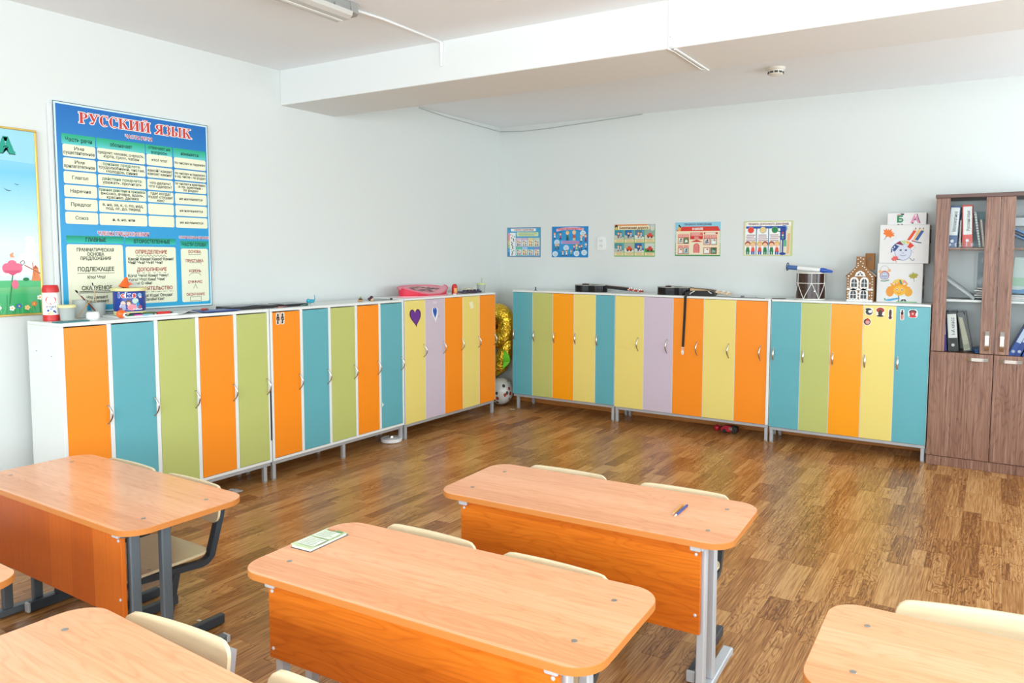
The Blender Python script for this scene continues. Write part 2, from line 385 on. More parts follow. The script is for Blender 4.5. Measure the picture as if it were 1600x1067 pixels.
# floor strips: all real, the largest in view as objects of their own
DESKS = [(-1.37, 2.575, math.radians(2.6)), (-1.405, 1.672, math.radians(2.7)), (-3.188, 1.622, 0.0), (-1.545, 0.795, math.radians(-1.6)), (0.252, 1.925, math.radians(1.0)), (-3.125, 0.80, 0.0)]
def px(P):
    d = Vector(P)-CAM; z = d.dot(fw)
    if z < 0.05: return None
    return 881.8+FPX*d.dot(rt)/z, 482.83-FPX*d.dot(up)/z
def hidden(P):
    d = Vector(P)-CAM
    q = CAM+d*((0.62-1.6)/(P[2]-1.6))
    for x, y, a in DESKS:
        if abs(q.x-x) < 0.6 and abs(q.y-y) < 0.23: return True
        if P[1] > y-0.2:
            e = CAM+d*((y-0.2-CAM.y)/d.y)
            if abs(e.x-x) < 0.5 and 0.27 < e.z < 0.6: return True
    return P[0] < -4.28 or P[1] > 6.25
strips = []; xx = WL
while xx < XR-0.01:
    x1 = min(xx+0.105, XR); yy = YF-random.random()*0.43
    while yy < WB:
        y1 = min(yy+0.43*random.choice((1, 1.25, 0.8, 0.55, 1.5, 1)), WB); y0 = max(yy, YF)
        if y1-y0 > 0.02:
            r = random.random(); cuts = [(xx, x1)]
            if r < 0.22: cuts = [(xx, xx+0.035), (xx+0.035, x1)]
            elif r < 0.42: cuts = [(xx, x1-0.035), (x1-0.035, x1)]
            for c in cuts: strips.append((c[0], c[1], y0, y1))
        yy = y1
    xx = x1
def strip(m, a, b, c, d):
    g = 0.0003; e = 0.0005; h = -0.0002*random.random()
    a += g; b -= g; c += g; d -= g
    vs = [(a, c, -0.006), (b, c, -0.006), (b, d, -0.006), (a, d, -0.006), (a, c, h-e), (b, c, h-e), (b, d, h-e), (a, d, h-e), (a+e, c+e, h), (b-e, c+e, h), (b-e, d-e, h), (a+e, d-e, h)]
    fs = [(8, 9, 10, 11)]+[(i+4, (i+1) % 4+4, (i+1) % 4+8, i+8) for i in range(4)]+[(i, (i+1) % 4, (i+1) % 4+4, i+4) for i in range(4)]
    m.add(vs, fs)
rank = []
for s in strips:
    a, b, c, d = s; P = ((a+b)/2, (c+d)/2, 0); q = px(P); w_ = 0
    if q and 0 < q[0] < 1600 and 0 < q[1] < 1067 and not hidden(P):
        k = [px((u, v, 0)) for u, v in ((a, c), (b, c), (b, d), (a, d))]
        if all(k): w_ = abs(sum(k[i][0]*k[(i+1) % 4][1]-k[(i+1) % 4][0]*k[i][1] for i in range(4)))/2
    rank.append((w_, s))
rank.sort(reverse=True)
for w_, s in rank[:300]:
    m = MB().mat(FLOORM); cx, cy = (s[0]+s[1])/2, (s[2]+s[3])/2
    strip(m, s[0]-cx, s[1]-cx, s[2]-cy, s[3]-cy)
    o = put('plank', m.mesh('plank', 0), FLOOR); o.location = (cx, cy, 0)
m = MB().mat(FLOORM)
for w_, s in rank[300:]: strip(m, *s)
tag(put('planks', m.mesh('planks', 0), FLOOR), kind='stuff')

# ---------------------------------------------------------------- lockers
DC = {'o': mat('orange_laminate', (1.0, 0.29, 0.012), 0.33), 'a': mat('amber_laminate', (1.0, 0.37, 0.004), 0.33),
      't': mat('teal_laminate', (0.122, 0.43, 0.49), 0.33), 'g': mat('lime_laminate', (0.52, 0.565, 0.175), 0.33),
      'y': mat('yellow_laminate', (0.86, 0.71, 0.205), 0.33), 'l': mat('lilac_laminate', (0.63, 0.53, 0.63), 0.33)}
CN = {'o': 'orange', 'a': 'amber orange', 't': 'teal', 'g': 'lime green', 'y': 'yellow', 'l': 'lilac'}
def bow(h, outd, wd, lean):
    """curved bow handle on a door, standing off along -y, leaning sideways by lean"""
    P = [(lean*math.sin(PI*t), -0.004-outd*math.sin(PI*t)**0.8, (t-0.5)*h) for t in [i/10 for i in range(11)]]
    m = MB().mat(CHROME if lean else SATIN)
    m.sweep(P, [(wd/2*math.cos(a*PI/4), 0.0035*math.sin(a*PI/4)) for a in range(8)], (0, -1, 0), scale=[0.45+0.55*math.sin(PI*i/10) for i in range(11)])
    for z in (-h/2, h/2): m.cyl((0, 0, z), 0.0045, 0.006, 10, ax='y')
    return m.mesh('handle', 50)
H_BOW, H_FLAT = bow(0.108, 0.026, 0.011, 0.012), bow(0.105, 0.02, 0.017, 0.0)
H_LEAF = bow(0.125, 0.024, 0.013, -0.010)
def locker(name, label, loc, rotz, W, H, edges, cols, style, handle, hz, legz=0.112, depth=0.36, frame='open', legs=(0.02, 0.98), extra=None):
    """local: x along the front, y into the wall, z up; style 'inset' shows the white carcass between the doors, 'over' covers it"""
    r = root(name, label, 'locker', loc, rotz, 'children\'s locker units along the walls')
    zb = legz+0.028; t = 0.018
    ins = style == 'inset'; y0 = 0.0 if ins else 0.018
    def bx(n, c, d, m=WHITE, b=0.0015, par=r): return put(n, MB().mat(m).box(c, d, b).mesh(n), par)
    bx('top_panel', (W/2, (y0+depth)/2 if ins else depth/2, H-t/2), (W, depth-y0 if ins else depth, t))
    bx('bottom_panel', (W/2, (y0+depth)/2, zb+t/2), (W, depth-y0, t))
    for x in (t/2, W-t/2): bx('side_panel', (x, (y0+depth)/2, (zb+H)/2), (t, depth-y0, H-zb-2*t-0.001))
    bx('back_panel', (W/2, depth-0.004, (zb+H)/2), (W-2*t, 0.006, H-zb-2*t))
    for i, x in enumerate(edges[1:-1]):
        dw = 0.024 if ins else t
        bx('divider', (x, (y0+depth)/2-0.004, (zb+H)/2), (dw, depth-y0-0.01, H-zb-2*t-0.001))
    for i, c in enumerate(cols):
        a, b = edges[i], edges[i+1]
        if ins: a += 0.0135; b -= 0.0135; z0, z1, yc = zb+t+0.003, H-t-0.007, 0.0085
        else: a += 0.0022; b -= 0.0022; z0, z1, yc = zb+0.002, H-t-0.003, 0.008
        d = put('door', MB().mat(DC[c]).box((0, 0, 0), (b-a, 0.016, z1-z0), 0.0012).mesh('door'), r, ((a+b)/2, yc, (z0+z1)/2))
        d['label'] = CN[c]+' locker door'
        if not ins:
            m = MB().mat(WHITE)
            for sx in (-1, 1): m.box((sx*((b-a)/2+0.0008), 0.0005, 0), (0.0016, 0.0155, z1-z0))
            put('edge_strip', m.mesh('edge_strip'), d)
        hm, side, off = handle
        hx = (b-a)/2-off if side > 0 else -(b-a)/2+off
        put('handle', hm, d, (hx, -0.008, hz-(z0+z1)/2))['label'] = 'curved chrome bow handle' if hm is not H_FLAT else 'satin metal bow handle'
        if extra: extra(i, d, (b-a)/2, (z0+z1)/2)
    # steel underframe with square legs and pads
    m = MB().mat(STEEL)
    for y in (0.03, depth-0.04): m.box((W/2, y, legz+0.013), (W-0.004, 0.026, 0.026), 0.002)
    for x in (0.015, W-0.015): m.box((x, depth/2, legz+0.013), (0.026, depth-0.09, 0.026), 0.002)
    put('base_frame', m, r)
    for f in legs:
        for y in (0.03, depth-0.04):
            x = 0.0195+(W-0.039)*f
            l = put('leg', MB().mat(STEEL).box((0, 0, legz/2+0.004), (0.027, 0.027, legz-0.008), 0.002), r, (x, y, 0))
            put('foot_pad', MB().mat(mat('foot_pad', 'B9A692', 0.5)).cyl((0, 0, 0), 0.0185, 0.006, 16, 0.002), l)
    return r
def heart(cx, cz, s, sx=1.0, dip=0.0):
    P = []
    for i in range(28):
        t = 2*PI*i/28; x = 16*math.sin(t)**3; y = 13*math.cos(t)-5*math.cos(2*t)-2*math.cos(3*t)-math.cos(4*t)
        P.append((cx+x/16*s*sx+dip*y/16*s, cz+y/16*s))
    return P
def dcanvas(d, y=-0.0085): return Canvas((0, y, 0), X, Z, 0.0005)
LW = lambda y: (-4.325, y, 0)
# left wall: front plane x = -4.325, local x runs along +y
E1 = [0.0, 0.254, 0.523, 0.785, 1.052, 1.312]
def ex_l1(i, d, hw, zc): pass
l1 = locker('locker_unit', 'white locker unit below the grammar chart, with art supplies on its top', LW(2.012), PI/2, 1.316, 1.213, E1, 'otgog', 'inset', (H_BOW, 1, 0.013), 0.678, depth=0.355)
m = MB().mat(BLACK); m.box((1.312, -0.001, 0.475), (0.008, 0.006, 0.36))  # black strip stands in for the shade in the gap between two units
s_ = put('gap_seal', m, l1); s_['label'] = 'black strip in the joint of two units'
for y in (0.10, 0.265):
    put('screw', MB().mat(mat('screw_cap', '8A8F8C', 0.5)).cyl((0, 0, 0), 0.004, 0.002, 10, M=M3((-0.001, y, 1.03 if y < .2 else 1.05), 0, 0, PI/2)), l1)
def ex_l2(i, d, hw, zc):
    if i == 0:
        for k, (x, c) in enumerate(((-hw+0.05, '2A2530'), (-hw+0.088, '3A3030'))):
            C = dcanvas(d); z = 1.14-zc
            C.poly(rrect(x-0.017, z-0.04, x+0.017, z+0.045, 0.012), 'E9E2D8', 1)
            C.el(x, z+0.027, 0.008, 0.010, c, 2); C.poly([(x-0.010, z+0.018), (x+0.011, z+0.016), (x+0.013, z-0.012), (x+0.004, z-0.010), (x+0.005, z-0.034), (x-0.009, z-0.034), (x-0.006, z-0.008), (x-0.014, z-0.004)], c, 2)
            C.rect(x-0.006, z-0.004, x+0.007, z+0.004, 'B48A50', 3)
            C.put('sticker', d)['label'] = 'small dark figure sticker'
    if i == 4:
        C = dcanvas(d); z = 0.36-zc; C.poly([(-hw+0.001, z-0.02), (-hw+0.022, z-0.002), (-hw+0.006, z+0.012), (-hw+0.001, z+0.03)], 'E8ECEC', 1); C.put('torn_sticker', d)['label'] = 'torn white scrap of paper'
l2 = locker('locker_unit', 'white locker unit with two small dark figure stickers on its first orange door', LW(3.336), PI/2, 1.326, 1.212, [0.0, 0.264, 0.525, 0.791, 1.047, 1.319], 'otgot', 'inset', (H_BOW, 1, 0.015), 0.673, legs=(0.0, 0.5, 1.0), depth=0.355, extra=ex_l2)
def ex_l3(i, d, hw, zc):
    C = dcanvas(d)
    if i == 0:
        C.poly(heart(0.003, 1.058-zc, 0.088, 0.82, -0.12), '3A1230', 1); C.poly(heart(0.003, 1.058-zc, 0.078, 0.80, -0.12), '6B2C91', 2)
        C.put('heart_sticker', d)['label'] = 'purple paper heart'
    if i == 1:
        C.poly(heart(0.0, 1.068-zc, 0.078, 0.52, -0.10), 'F4F7FA', 1); C.poly(heart(-0.003, 1.080-zc, 0.056, 0.48, -0.08), '1B57B5', 2); C.el(0.05, 1.04-zc, 0.004, 0.006, '77667A', 1)
        C.rect(-0.03, 1.158-zc, 0.024, 1.176-zc, 'DDD3DF', 1)
        C.put('heart_sticker', d)['label'] = 'blue paper heart with a white rim'
    if i == 3:
        C.poly([(-0.035, 1.14-zc), (0.018, 1.152-zc), (0.04, 1.088-zc), (-0.006, 1.078-zc)], 'F6F1C6', 2); C.put('paper_note', d)['label'] = 'small cream paper note'
l3 = locker('locker_unit', 'locker unit with a purple paper heart on its yellow door, pink basket on top', LW(4.676), PI/2, 1.306, 1.220, [0.0, 0.259, 0.523, 0.784, 1.045, 1.306], 'yloyo', 'over', (H_BOW, 1, 0.02), 0.752, legz=0.106, legs=(0.0, 1.0), extra=ex_l3, depth=0.36)
RW = lambda x: (x, 6.27, 0)
r1 = locker('locker_unit', 'locker unit in the corner beside the gold balloon, teal doors at both ends', RW(-4.312), 0, 1.178, 1.235, [0, 0.244, 0.484, 0.728, 0.970, 1.178], 'tgayt', 'over', (H_FLAT, -1, 0.018), 0.775, legz=0.128, legs=(0.03, 1.0))
def ex_r2(i, d, hw, zc): pass
r2 = locker('locker_unit', 'locker unit with the black strap hanging down over its middle orange door', RW(-3.130), 0, 1.475, 1.235, [0, 0.300, 0.590, 0.882, 1.172, 1.452], 'yloyo', 'over', (H_LEAF, 1, 0.052), 0.767, legz=0.120, legs=(0.0, 1.0), extra=ex_r2)
m = MB().mat(WHITE).box((1.464, 0.005, 0.69), (0.022, 0.026, 1.08), 0.002); put('end_panel', m, r2)
def ex_r3(i, d, hw, zc):
    def badge(x, z, w_, h, shapes, lab):
        C = dcanvas(d); C.poly(rrect(x-w_/2, z-zc-h/2, x+w_/2, z-zc+h/2, min(w_, h)*.32), 'F2EEE6', 1)
        for k, (px_, pz, rx, rz, c) in enumerate(shapes): C.el(x+px_*w_, z-zc+pz*h, rx*w_, rz*h, c, 2+k)
        C.put('sticker', d)['label'] = lab
    if i == 3:
        badge(-0.076, 1.165, 0.062, 0.062, [(0, -.05, .42, .40, '3A3E40'), (.12, .02, .24, .22, 'EDEDEB'), (-.1, .28, .36, .14, '2A2E30')], 'small black and white round sticker')
        badge(0.006, 1.165, 0.064, 0.078, [(0, .18, .46, .26, 'A8402E'), (0, -.12, .24, .32, '4A3A34'), (0, -.4, .40, .09, '2E2A2A')], 'small sticker of a red topped brown shape')
        badge(0.080, 1.150, 0.034, 0.085, [(-.08, .1, .22, .36, '3A2A26'), (.12, .12, .16, .32, '5A4030'), (0, -.3, .34, .16, '5A2A22')], 'narrow dark brown sticker')
        badge(-0.088, 1.082, 0.056, 0.056, [(0, 0, .46, .46, '6A2A2A'), (.06, -.04, .30, .28, 'D9A8A0'), (.05, .34, .16, .2, 'D8301E')], 'small round dark red sticker')
    if i == 4:
        badge(-0.078, 1.150, 0.030, 0.084, [(0, .36, .2, .09, '2A2626'), (0, .14, .32, .16, '2E2E33'), (-.18, -.2, .12, .28, 'A8493A'), (.2, -.2, .12, .28, 'A8493A')], 'thin standing figure sticker')
        badge(-0.002, 1.162, 0.068, 0.066, [(-.02, .2, .40, .24, '2A2A30'), (-.03, .0, .32, .32, 'B03A40'), (-.02, -.02, .12, .12, 'E9B0A8'), (0, -.32, .38, .14, 'D0383A')], 'small red and black sticker')
r3 = locker('locker_unit', 'locker unit next to the brown cabinet, white boxes and a drum on its top', RW(-1.648), 0, 1.215, 1.235, [0, 0.248, 0.484, 0.730, 0.970, 1.215], 'tgayt', 'over', (H_FLAT, -1, 0.022), 0.765, legz=0.110, legs=(0.0, 1.0), extra=ex_r3)

# ---------------------------------------------------------------- wooden cabinet
CX0, CX1, CY, CH, CDP = -0.426, 0.412, 6.262, 2.07, 0.385
cab = root('cabinet', 'tall brown wooden cabinet with glass upper doors full of binders', 'cabinet', (CX0, CY, 0))
CW = CX1-CX0; t = 0.018
LG = mat('cabinet_lining', (0.90, 0.91, 0.91), 0.55)
def cb(n, c, d, mm=WALNUT, b=0.0015, par=cab): return put(n, MB().mat(mm).box((0, 0, 0), d, b).mesh(n), par, c)
cb('top_panel', (CW/2, CDP/2-0.006, CH-0.013), (CW+0.012, CDP+0.012, 0.026), mat('cabinet_top_dark', (0.13, 0.06, 0.045), 0.4))
for x in (t/2, CW-t/2): cb('side_panel', (x, CDP/2+0.009, (CH-0.026)/2), (t, CDP-0.018, CH-0.028))
cb('back_panel', (CW/2, CDP-0.004, CH/2+0.03), (CW-2*t, 0.006, CH-0.12), LG)
cb('plinth', (CW/2, 0.02, 0.036), (CW-0.002, 0.018, 0.072))
cb('bottom_panel', (CW/2, CDP/2+0.01, 0.085), (CW-2*t, CDP-0.03, t))
for z in (0.868, 1.273, 1.664): cb('shelf', (CW/2, CDP/2+0.012, z), (CW-2*t, CDP-0.05, 0.018), LG if z < 1.6 and z > 1 else WALNUT)
cb('divider', (CW/2, CDP/2+0.06, 1.46), (0.016, CDP-0.14, 1.15), LG)
GLASS = bpy.data.materials.new('cabinet_glass'); GLASS.use_nodes = True; nt = GLASS.node_tree
nt.nodes.remove(nt.nodes['Principled BSDF']); tr = nt.nodes.new('ShaderNodeBsdfTransparent'); gl = nt.nodes.new('ShaderNodeBsdfGlossy'); mx = nt.nodes.new('ShaderNodeMixShader')
gl.inputs['Roughness'].default_value = 0.02; tr.inputs[0].default_value = (0.97, 0.985, 0.98, 1); lw = nt.nodes.new('ShaderNodeFresnel'); lw.inputs['IOR'].default_value = 1.13
nt.links.new(lw.outputs[0], mx.inputs[0]); nt.links.new(tr.outputs[0], mx.inputs[1]); nt.links.new(gl.outputs[0], mx.inputs[2]); nt.links.new(mx.outputs[0], nt.nodes['Material Output'].inputs['Surface'])
HSPLIT = 0.422
for k, (a, b) in enumerate(((0.002, HSPLIT-0.002), (HSPLIT+0.002, CW-0.002))):
    d = put('glass_door', MB().mat(GLASS).box((0, 0, 0), (b-a-0.17, 0.004, 1.158), 0.0), cab, ((a+b)/2, 0.010, 1.464))
    d['label'] = 'clear glass pane of the upper door'
    for sx in (-1, 1): put('stile', MB().mat(WALNUT).box((0, 0, 0), (0.092, 0.018, 1.158), 0.0015), d, (sx*((b-a)/2-0.046), -0.001, 0))
    hx = (b-a)/2-0.046; hx = hx if k == 0 else -hx
    hm = MB().mat(CHROME)
    hm.sweep([(0, -0.010-0.022*min(1, 1.7*math.sin(PI*i/10)), (i/10-0.5)*0.145) for i in range(11)], [(-0.013, -0.002), (0.013, -0.002), (0.013, 0.002), (-0.013, 0.002)], (0, -1, 0))
    put('handle', hm.mesh('handle', 40), d, (hx, 0, 0.981-1.464))['label'] = 'chrome strap handle'
    d = put('door', MB().mat(WALNUT).box((0, 0, 0), (b-a, 0.018, 0.802), 0.0015), cab, ((a+b)/2, 0.009, 0.478))
    hx = (b-a)/2-0.105; hx = hx if k == 0 else -hx
    hm = MB().mat(CHROME)
    hm.sweep([((i/10-0.5)*0.145, -0.010-0.022*min(1, 1.7*math.sin(PI*i/10)), 0) for i in range(11)], [(-0.002, -0.013), (0.002, -0.013), (0.002, 0.013), (-0.002, 0.013)][::-1], (0, 0, 1))
    hm2 = MB().mat(CHROME)
    P = [((i/10-0.5)*0.145, -0.010-0.022*min(1, 1.7*math.sin(PI*i/10))) for i in range(11)]
    hm2.slab([[(x, y, -0.012), (x, y, 0.012)] for x, y in P], (0, -0.004, 0))
    put('handle', hm2.mesh('handle', 40), d, (hx, 0, 0.362))['label'] = 'chrome strap handle'

# ---------------------------------------------------------------- school desks
DL, DW, DZ, DT = 1.235, 0.485, 0.62, 0.021
def desk(label, x, y, a, leg_m, ph=0.325):
    r = root('school_desk', label, 'desk', (x, y, 0), a, 'two-seat school desks')
    out = rrect(-DL/2, -DW/2, DL/2, DW/2, 0.088, 9); inn = rrect(-DL/2+.0015, -DW/2+.0015, DL/2-.0015, DW/2-.0015, 0.0865, 9)
    tp = put('tabletop', MB().mat(DESK).prism(inn, (0, 0, DZ-DT+.001), X, Y, Z, DT-.001).mesh('tabletop'), r)
    m = MB().mat(EDGE); k = len(out); zs = [(DZ-DT, inn), (DZ-DT, out), (DZ-0.0012, out), (DZ, inn)]
    m.add([(p[0], p[1], z) for z, o in zs for p in o], [(c*k+i, c*k+(i+1) % k, (c+1)*k+(i+1) % k, (c+1)*k+i) for c in range(3) for i in range(k)])
    put('edge_band', m.mesh('edge_band', 50), tp)['label'] = 'orange wood-tone edge band'
    for sx in (-1, 1):
        for yy in (-0.125, 0.125):
            m = MB().mat(mat('screw_steel', (0.45, 0.42, 0.38), 0.35, 0.8)).cyl((0, 0, 0), 0.0085, 0.0014, 14, 0.0006)
            put('bolt_head', m, tp, (sx*0.51, yy, DZ))
    fp = put('front_panel', MB().mat(PANELV if leg_m is SLATE else PANEL).box((0, 0, 0), (1.02, 0.016, ph), 0.0015).mesh('front_panel'), r, (0, -0.2, 0.595-ph/2))
    fp['label'] = 'orange wooden modesty panel'
    for sx in (-1, 1):
        for zz in ((-ph/2+0.070 if ph > 0.3 else -ph/2+0.032), ph/2-0.035):
            put('screw', MB().mat(SILVER).lathe([(0.0062, 0), (0.005, 0.0024), (0.002, 0.0036), (0, 0.0038)], seg=12, M=M3((0, 0, 0), 0, PI/2)), fp, (sx*0.494, -0.008, zz))
    for sx in (-1, 1):
        lf = put('leg_frame', MB().mat(leg_m).box((0, -0.005, 0.020), (0.04, 0.40, 0.030), 0.004).mesh('leg_frame'), r, (sx*0.505, 0, 0))
        lf['label'] = {BLUESTEEL: 'dark steel leg frame', SLATE: 'dark grey-blue steel leg frame', SILVER: 'silver steel leg frame'}[leg_m]
        for yy in (-0.162, -0.045):
            m = MB().mat(leg_m).box((0, 0, 0.315), (0.030, 0.037, 0.56), 0.004)
            m.box((sx*0.0152, 0, 0.315), (0.0012, 0.012, 0.50))
            put('upright', m, lf, (0, yy, 0))
        put('top_rail', MB().mat(leg_m).box((0, 0.0, DZ-DT-0.013), (0.036, 0.40, 0.024), 0.003), lf, (0, -0.01, 0))
        put('end_cap', MB().mat(mat('pale_grey_plastic', (0.55, 0.56, 0.57), 0.45)).box((0, 0, 0), (0.040, 0.016, 0.024), 0.004), lf, (-sx*0.012, -0.214, DZ-DT-0.0135))
        put('foot_cap', MB().mat(mat('pale_grey_plastic', (0.55, 0.56, 0.57), 0.45)).box((0, 0, 0), (0.043, 0.02, 0.032), 0.004), lf, (0, 0.196, 0.0165))
    return r
dl = ['school desk with two pens lying on its top', 'school desk with a green booklet lying on its top', 'school desk with dark legs beside the white locker unit, lockers mirrored in its top',
      'school desk directly in front of the booklet desk, its near edge cut off', 'school desk standing alone on the cabinet side of the aisle', 'school desk showing only a sliver of rounded corner beside dark desk legs']
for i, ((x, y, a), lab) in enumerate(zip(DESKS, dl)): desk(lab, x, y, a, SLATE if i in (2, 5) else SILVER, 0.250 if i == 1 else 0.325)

# ---------------------------------------------------------------- chairs
def chair(label, x, y, a, fm):
    r = root('school_chair', label, 'chair', (x, y, 0), a, 'plywood school chairs at the desks')
    xs = [-math.cos(PI*i/18)*0.205 for i in range(19)]
    def arch(x, hw, cr, lo, hi):
        d = max(0, abs(x)-(hw-cr)); e = cr-math.sqrt(max(0, cr*cr-d*d)); return lo+e, hi-e
    G = []
    for x_ in xs:
        lo, hi = arch(x_, 0.2051, 0.04, 0.455, 0.610)
        G.append([(x_, 0.180+0.014*(1-(x_/0.205)**2)+0.14*(lo+(hi-lo)*j/6-0.53), lo+(hi-lo)*j/6) for j in range(7)])
    b = put('backrest', MB().mat(PLY).slab(G[::-1], (0, 0.011, 0)).mesh('backrest', 40), r); b['label'] = 'curved pale plywood backrest'
    G = []
    for x_ in xs:
        x_ *= 0.93
        lo, hi = arch(x_, 0.1908, 0.06, -0.19, 0.155)
        row = []
        for j in range(11):
            yy = lo+(hi-lo)*j/10; z = 0.352-0.010*math.cos(yy*9)*(1-(x_/0.2)**2)
            if yy < -0.13: z -= 5.5*(yy+0.13)**2
            row.append((x_, yy, z))
        G.append(row)
    st = put('seat', MB().mat(PLY).slab(G, (0, 0, -0.011)).mesh('seat', 40), r); st['label'] = 'pale plywood seat'
    for sx in (-1, 1):
        for yy in (-0.10, 0.12):
            put('rivet', MB().mat(mat('rivet', (0.2, 0.19, 0.18), 0.4, 0.6)).cyl((0, 0, 0), 0.008, 0.0015, 10), st, (sx*0.165, yy, 0.3485))
    for sx in (-1, 1):
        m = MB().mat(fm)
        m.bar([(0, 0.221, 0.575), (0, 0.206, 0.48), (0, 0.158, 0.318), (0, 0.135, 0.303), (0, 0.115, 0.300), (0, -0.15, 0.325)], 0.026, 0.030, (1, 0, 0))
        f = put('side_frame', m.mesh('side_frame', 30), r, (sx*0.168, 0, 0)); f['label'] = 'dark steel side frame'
        m = MB().mat(fm); m.bar([(0, 0.000, 0.300), (0, -0.055, 0.045)], 0.026, 0.040, (1, 0, 0)); put('leg', m, f)
        m = MB().mat(fm); m.box((0, 0.015, 0.025), (0.030, 0.39, 0.042), 0.004); put('skid_foot', m, f)
        put('end_cap', MB().mat(mat('pale_grey_plastic', (0.55, 0.56, 0.57), 0.45)).box((0, 0, 0), (0.032, 0.012, 0.044), 0.003), f, (0, -0.183, 0.025))
        put('fastener', MB().mat(mat('red_plastic', (0.6, 0.02, 0.02), 0.4)).cyl((0, 0, 0), 0.009, 0.004, 12, 0.001, ax='y'), f, (0, 0.190, 0.474))
    m = MB().mat(fm); m.box((0, 0.0, 0.292), (0.31, 0.05, 0.022), 0.003); m.box((0, -0.13, 0.316), (0.31, 0.022, 0.018), 0.003)
    put('cross_rail', m, r)
    return r
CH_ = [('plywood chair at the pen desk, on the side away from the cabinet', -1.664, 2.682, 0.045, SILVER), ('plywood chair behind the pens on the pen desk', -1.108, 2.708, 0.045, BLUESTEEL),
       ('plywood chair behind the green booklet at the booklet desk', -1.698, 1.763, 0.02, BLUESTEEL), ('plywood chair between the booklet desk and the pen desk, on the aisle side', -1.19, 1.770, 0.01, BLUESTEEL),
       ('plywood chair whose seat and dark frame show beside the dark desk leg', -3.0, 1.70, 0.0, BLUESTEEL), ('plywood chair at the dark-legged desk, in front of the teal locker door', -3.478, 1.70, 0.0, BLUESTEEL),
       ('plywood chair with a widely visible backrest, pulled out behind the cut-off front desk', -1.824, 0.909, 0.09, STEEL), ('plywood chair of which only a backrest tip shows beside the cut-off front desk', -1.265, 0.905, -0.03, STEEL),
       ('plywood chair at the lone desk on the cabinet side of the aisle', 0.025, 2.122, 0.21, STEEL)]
for c in CH_: chair(*c)

# ---------------------------------------------------------------- things on the desks
bk = root('booklet', 'thin pale green printed booklet lying on the desk top', 'booklet', (-1.956, 1.686, DZ), math.radians(3))
m = MB().mat(flat('F3F3E8')); m.box((0, 0, 0.0045), (0.086, 0.164, 0.006), 0.001); put('pages', m, bk)
G = [[(-0.045+0.09*i/8, -0.084+0.168*j/6, 0.0085+0.006*max(0, -(-0.5+i/8)*2-0.4)**2+0.007*max(0, 0.45-j/6)**2) for j in range(7)] for i in range(9)]
m = MB().mat(flat('CFE0B4', 0.3)); m.slab(G, (0, 0, 0.0012)); m.mat(flat('3A4A52')); m.box((0, 0, 0.0012), (0.09, 0.168, 0.0014)); cv = put('cover', m, bk)
C = Canvas((0, 0, 0.0122), X, Y, 0.0004)
C.rect(-0.04, -0.066, 0.040, -0.006, 'EEF2E4', 1); C.rect(-0.04, 0.004, 0.040, 0.062, 'E6EEDC', 1); C.rect(-0.036, 0.068, 0.0, 0.078, 'D98A5A', 1); C.rect(0.004, 0.068, 0.036, 0.078, '7FA468', 1)
C.lines(-0.035, 0.036, -0.062, -0.010, 5, '9FB391', 0.003); C.lines(-0.035, 0.036, 0.010, 0.058, 5, 'A9BB9A', 0.003); C.rect(0.041, -0.05, 0.044, 0.0, '5A6A50', 1)
C.put('cover_print', cv)
def pen(name, label, x, y, z, a, col, r=0.0045, ln=0.145, tip='222222', cat='pen', hexa=6):
    p = root(name, label, cat, (x, y, z+r), a)
    m = MB().mat(col if not isinstance(col, str) else flat(col, 0.3)); m.lathe([(0, -ln/2), (r*.8, -ln/2), (r, -ln/2+.004), (r, ln/2-.022), (r*.9, ln/2-.02)], seg=10, ax='x'); put('barrel', m, p)
    m = MB().mat(flat(tip, 0.4)); m.lathe([(r*.9, ln/2-.02), (r*.25, ln/2-.003), (0, ln/2)], seg=10, ax='x'); put('tip', m, p)
    return p
pen('pen', 'dark blue pen lying on the desk top', -1.010, 2.606, DZ, PI/2+0.03-PI, '2A4690', tip='E6E6EA')
pen('pencil', 'orange yellow pencil lying beside the blue pen', -1.026, 2.612, DZ, PI/2+0.06-PI, 'D89A3A', 0.0038, 0.125, 'E9C79A', 'pencil')

# ---------------------------------------------------------------- ceiling fittings
lp = root('fluorescent_lamp', 'white fluorescent lamp with grey end cap on the ceiling', 'lamp', (-3.17, 2.37, HC))
LB = mat('lamp_grey', (0.33, 0.33, 0.31), 0.5); DF = mat('lamp_diffuser', (0.56, 0.55, 0.51), 0.3)
put('housing', MB().mat(LB).box((0, 0, -0.03), (0.11, 1.26, 0.056), 0.004), lp)
m = MB().mat(DF); prof = [(-0.078, -0.058), (-0.072, -0.082), (-0.05, -0.098), (0.05, -0.098), (0.072, -0.082), (0.078, -0.058)]
m.prism(prof, (0, -0.60, 0), X, Z, Y, 1.19); put('diffuser', m, lp)
put('end_cap', MB().mat(LB).prism([(-0.06, -0.002), (0.06, -0.002), (0.068, -0.058), (0.05, -0.07), (-0.05, -0.07), (-0.068, -0.058)], (0, 0.592, 0), X, Z, Y, 0.05), lp)
for q in (-1, 1): put('clip', MB().mat(LB).box((q*0.066, 0.50, -0.05), (0.014, 0.05, 0.02), 0.002), lp)
put('tube', MB().mat(mat('lamp_tube', (0.85, 0.88, 0.85), 0.3)).box((-0.006, 0, -0.0975), (0.024, 1.17, 0.006), 0.002), lp)
WC = mat('white_cable', (0.88, 0.89, 0.88), 0.5)
tag(put('lamp_cable', MB().mat(WC).tube([(-3.17, 3.018, HC-0.016), (-3.162, 3.25, HC-0.008), (-3.17, 3.785, HC-0.007), (-3.17, 3.792, HC-0.012), (-3.17, 3.793, HC-0.16)], 0.0075, 8, (1, 0, 0))), 'white cable from the ceiling lamp down the face of the beam', 'cable')
tk = root('cable_trunking', 'thin white cable trunking down and under the beam', 'trunking', (-1.578, BY0, BZ))
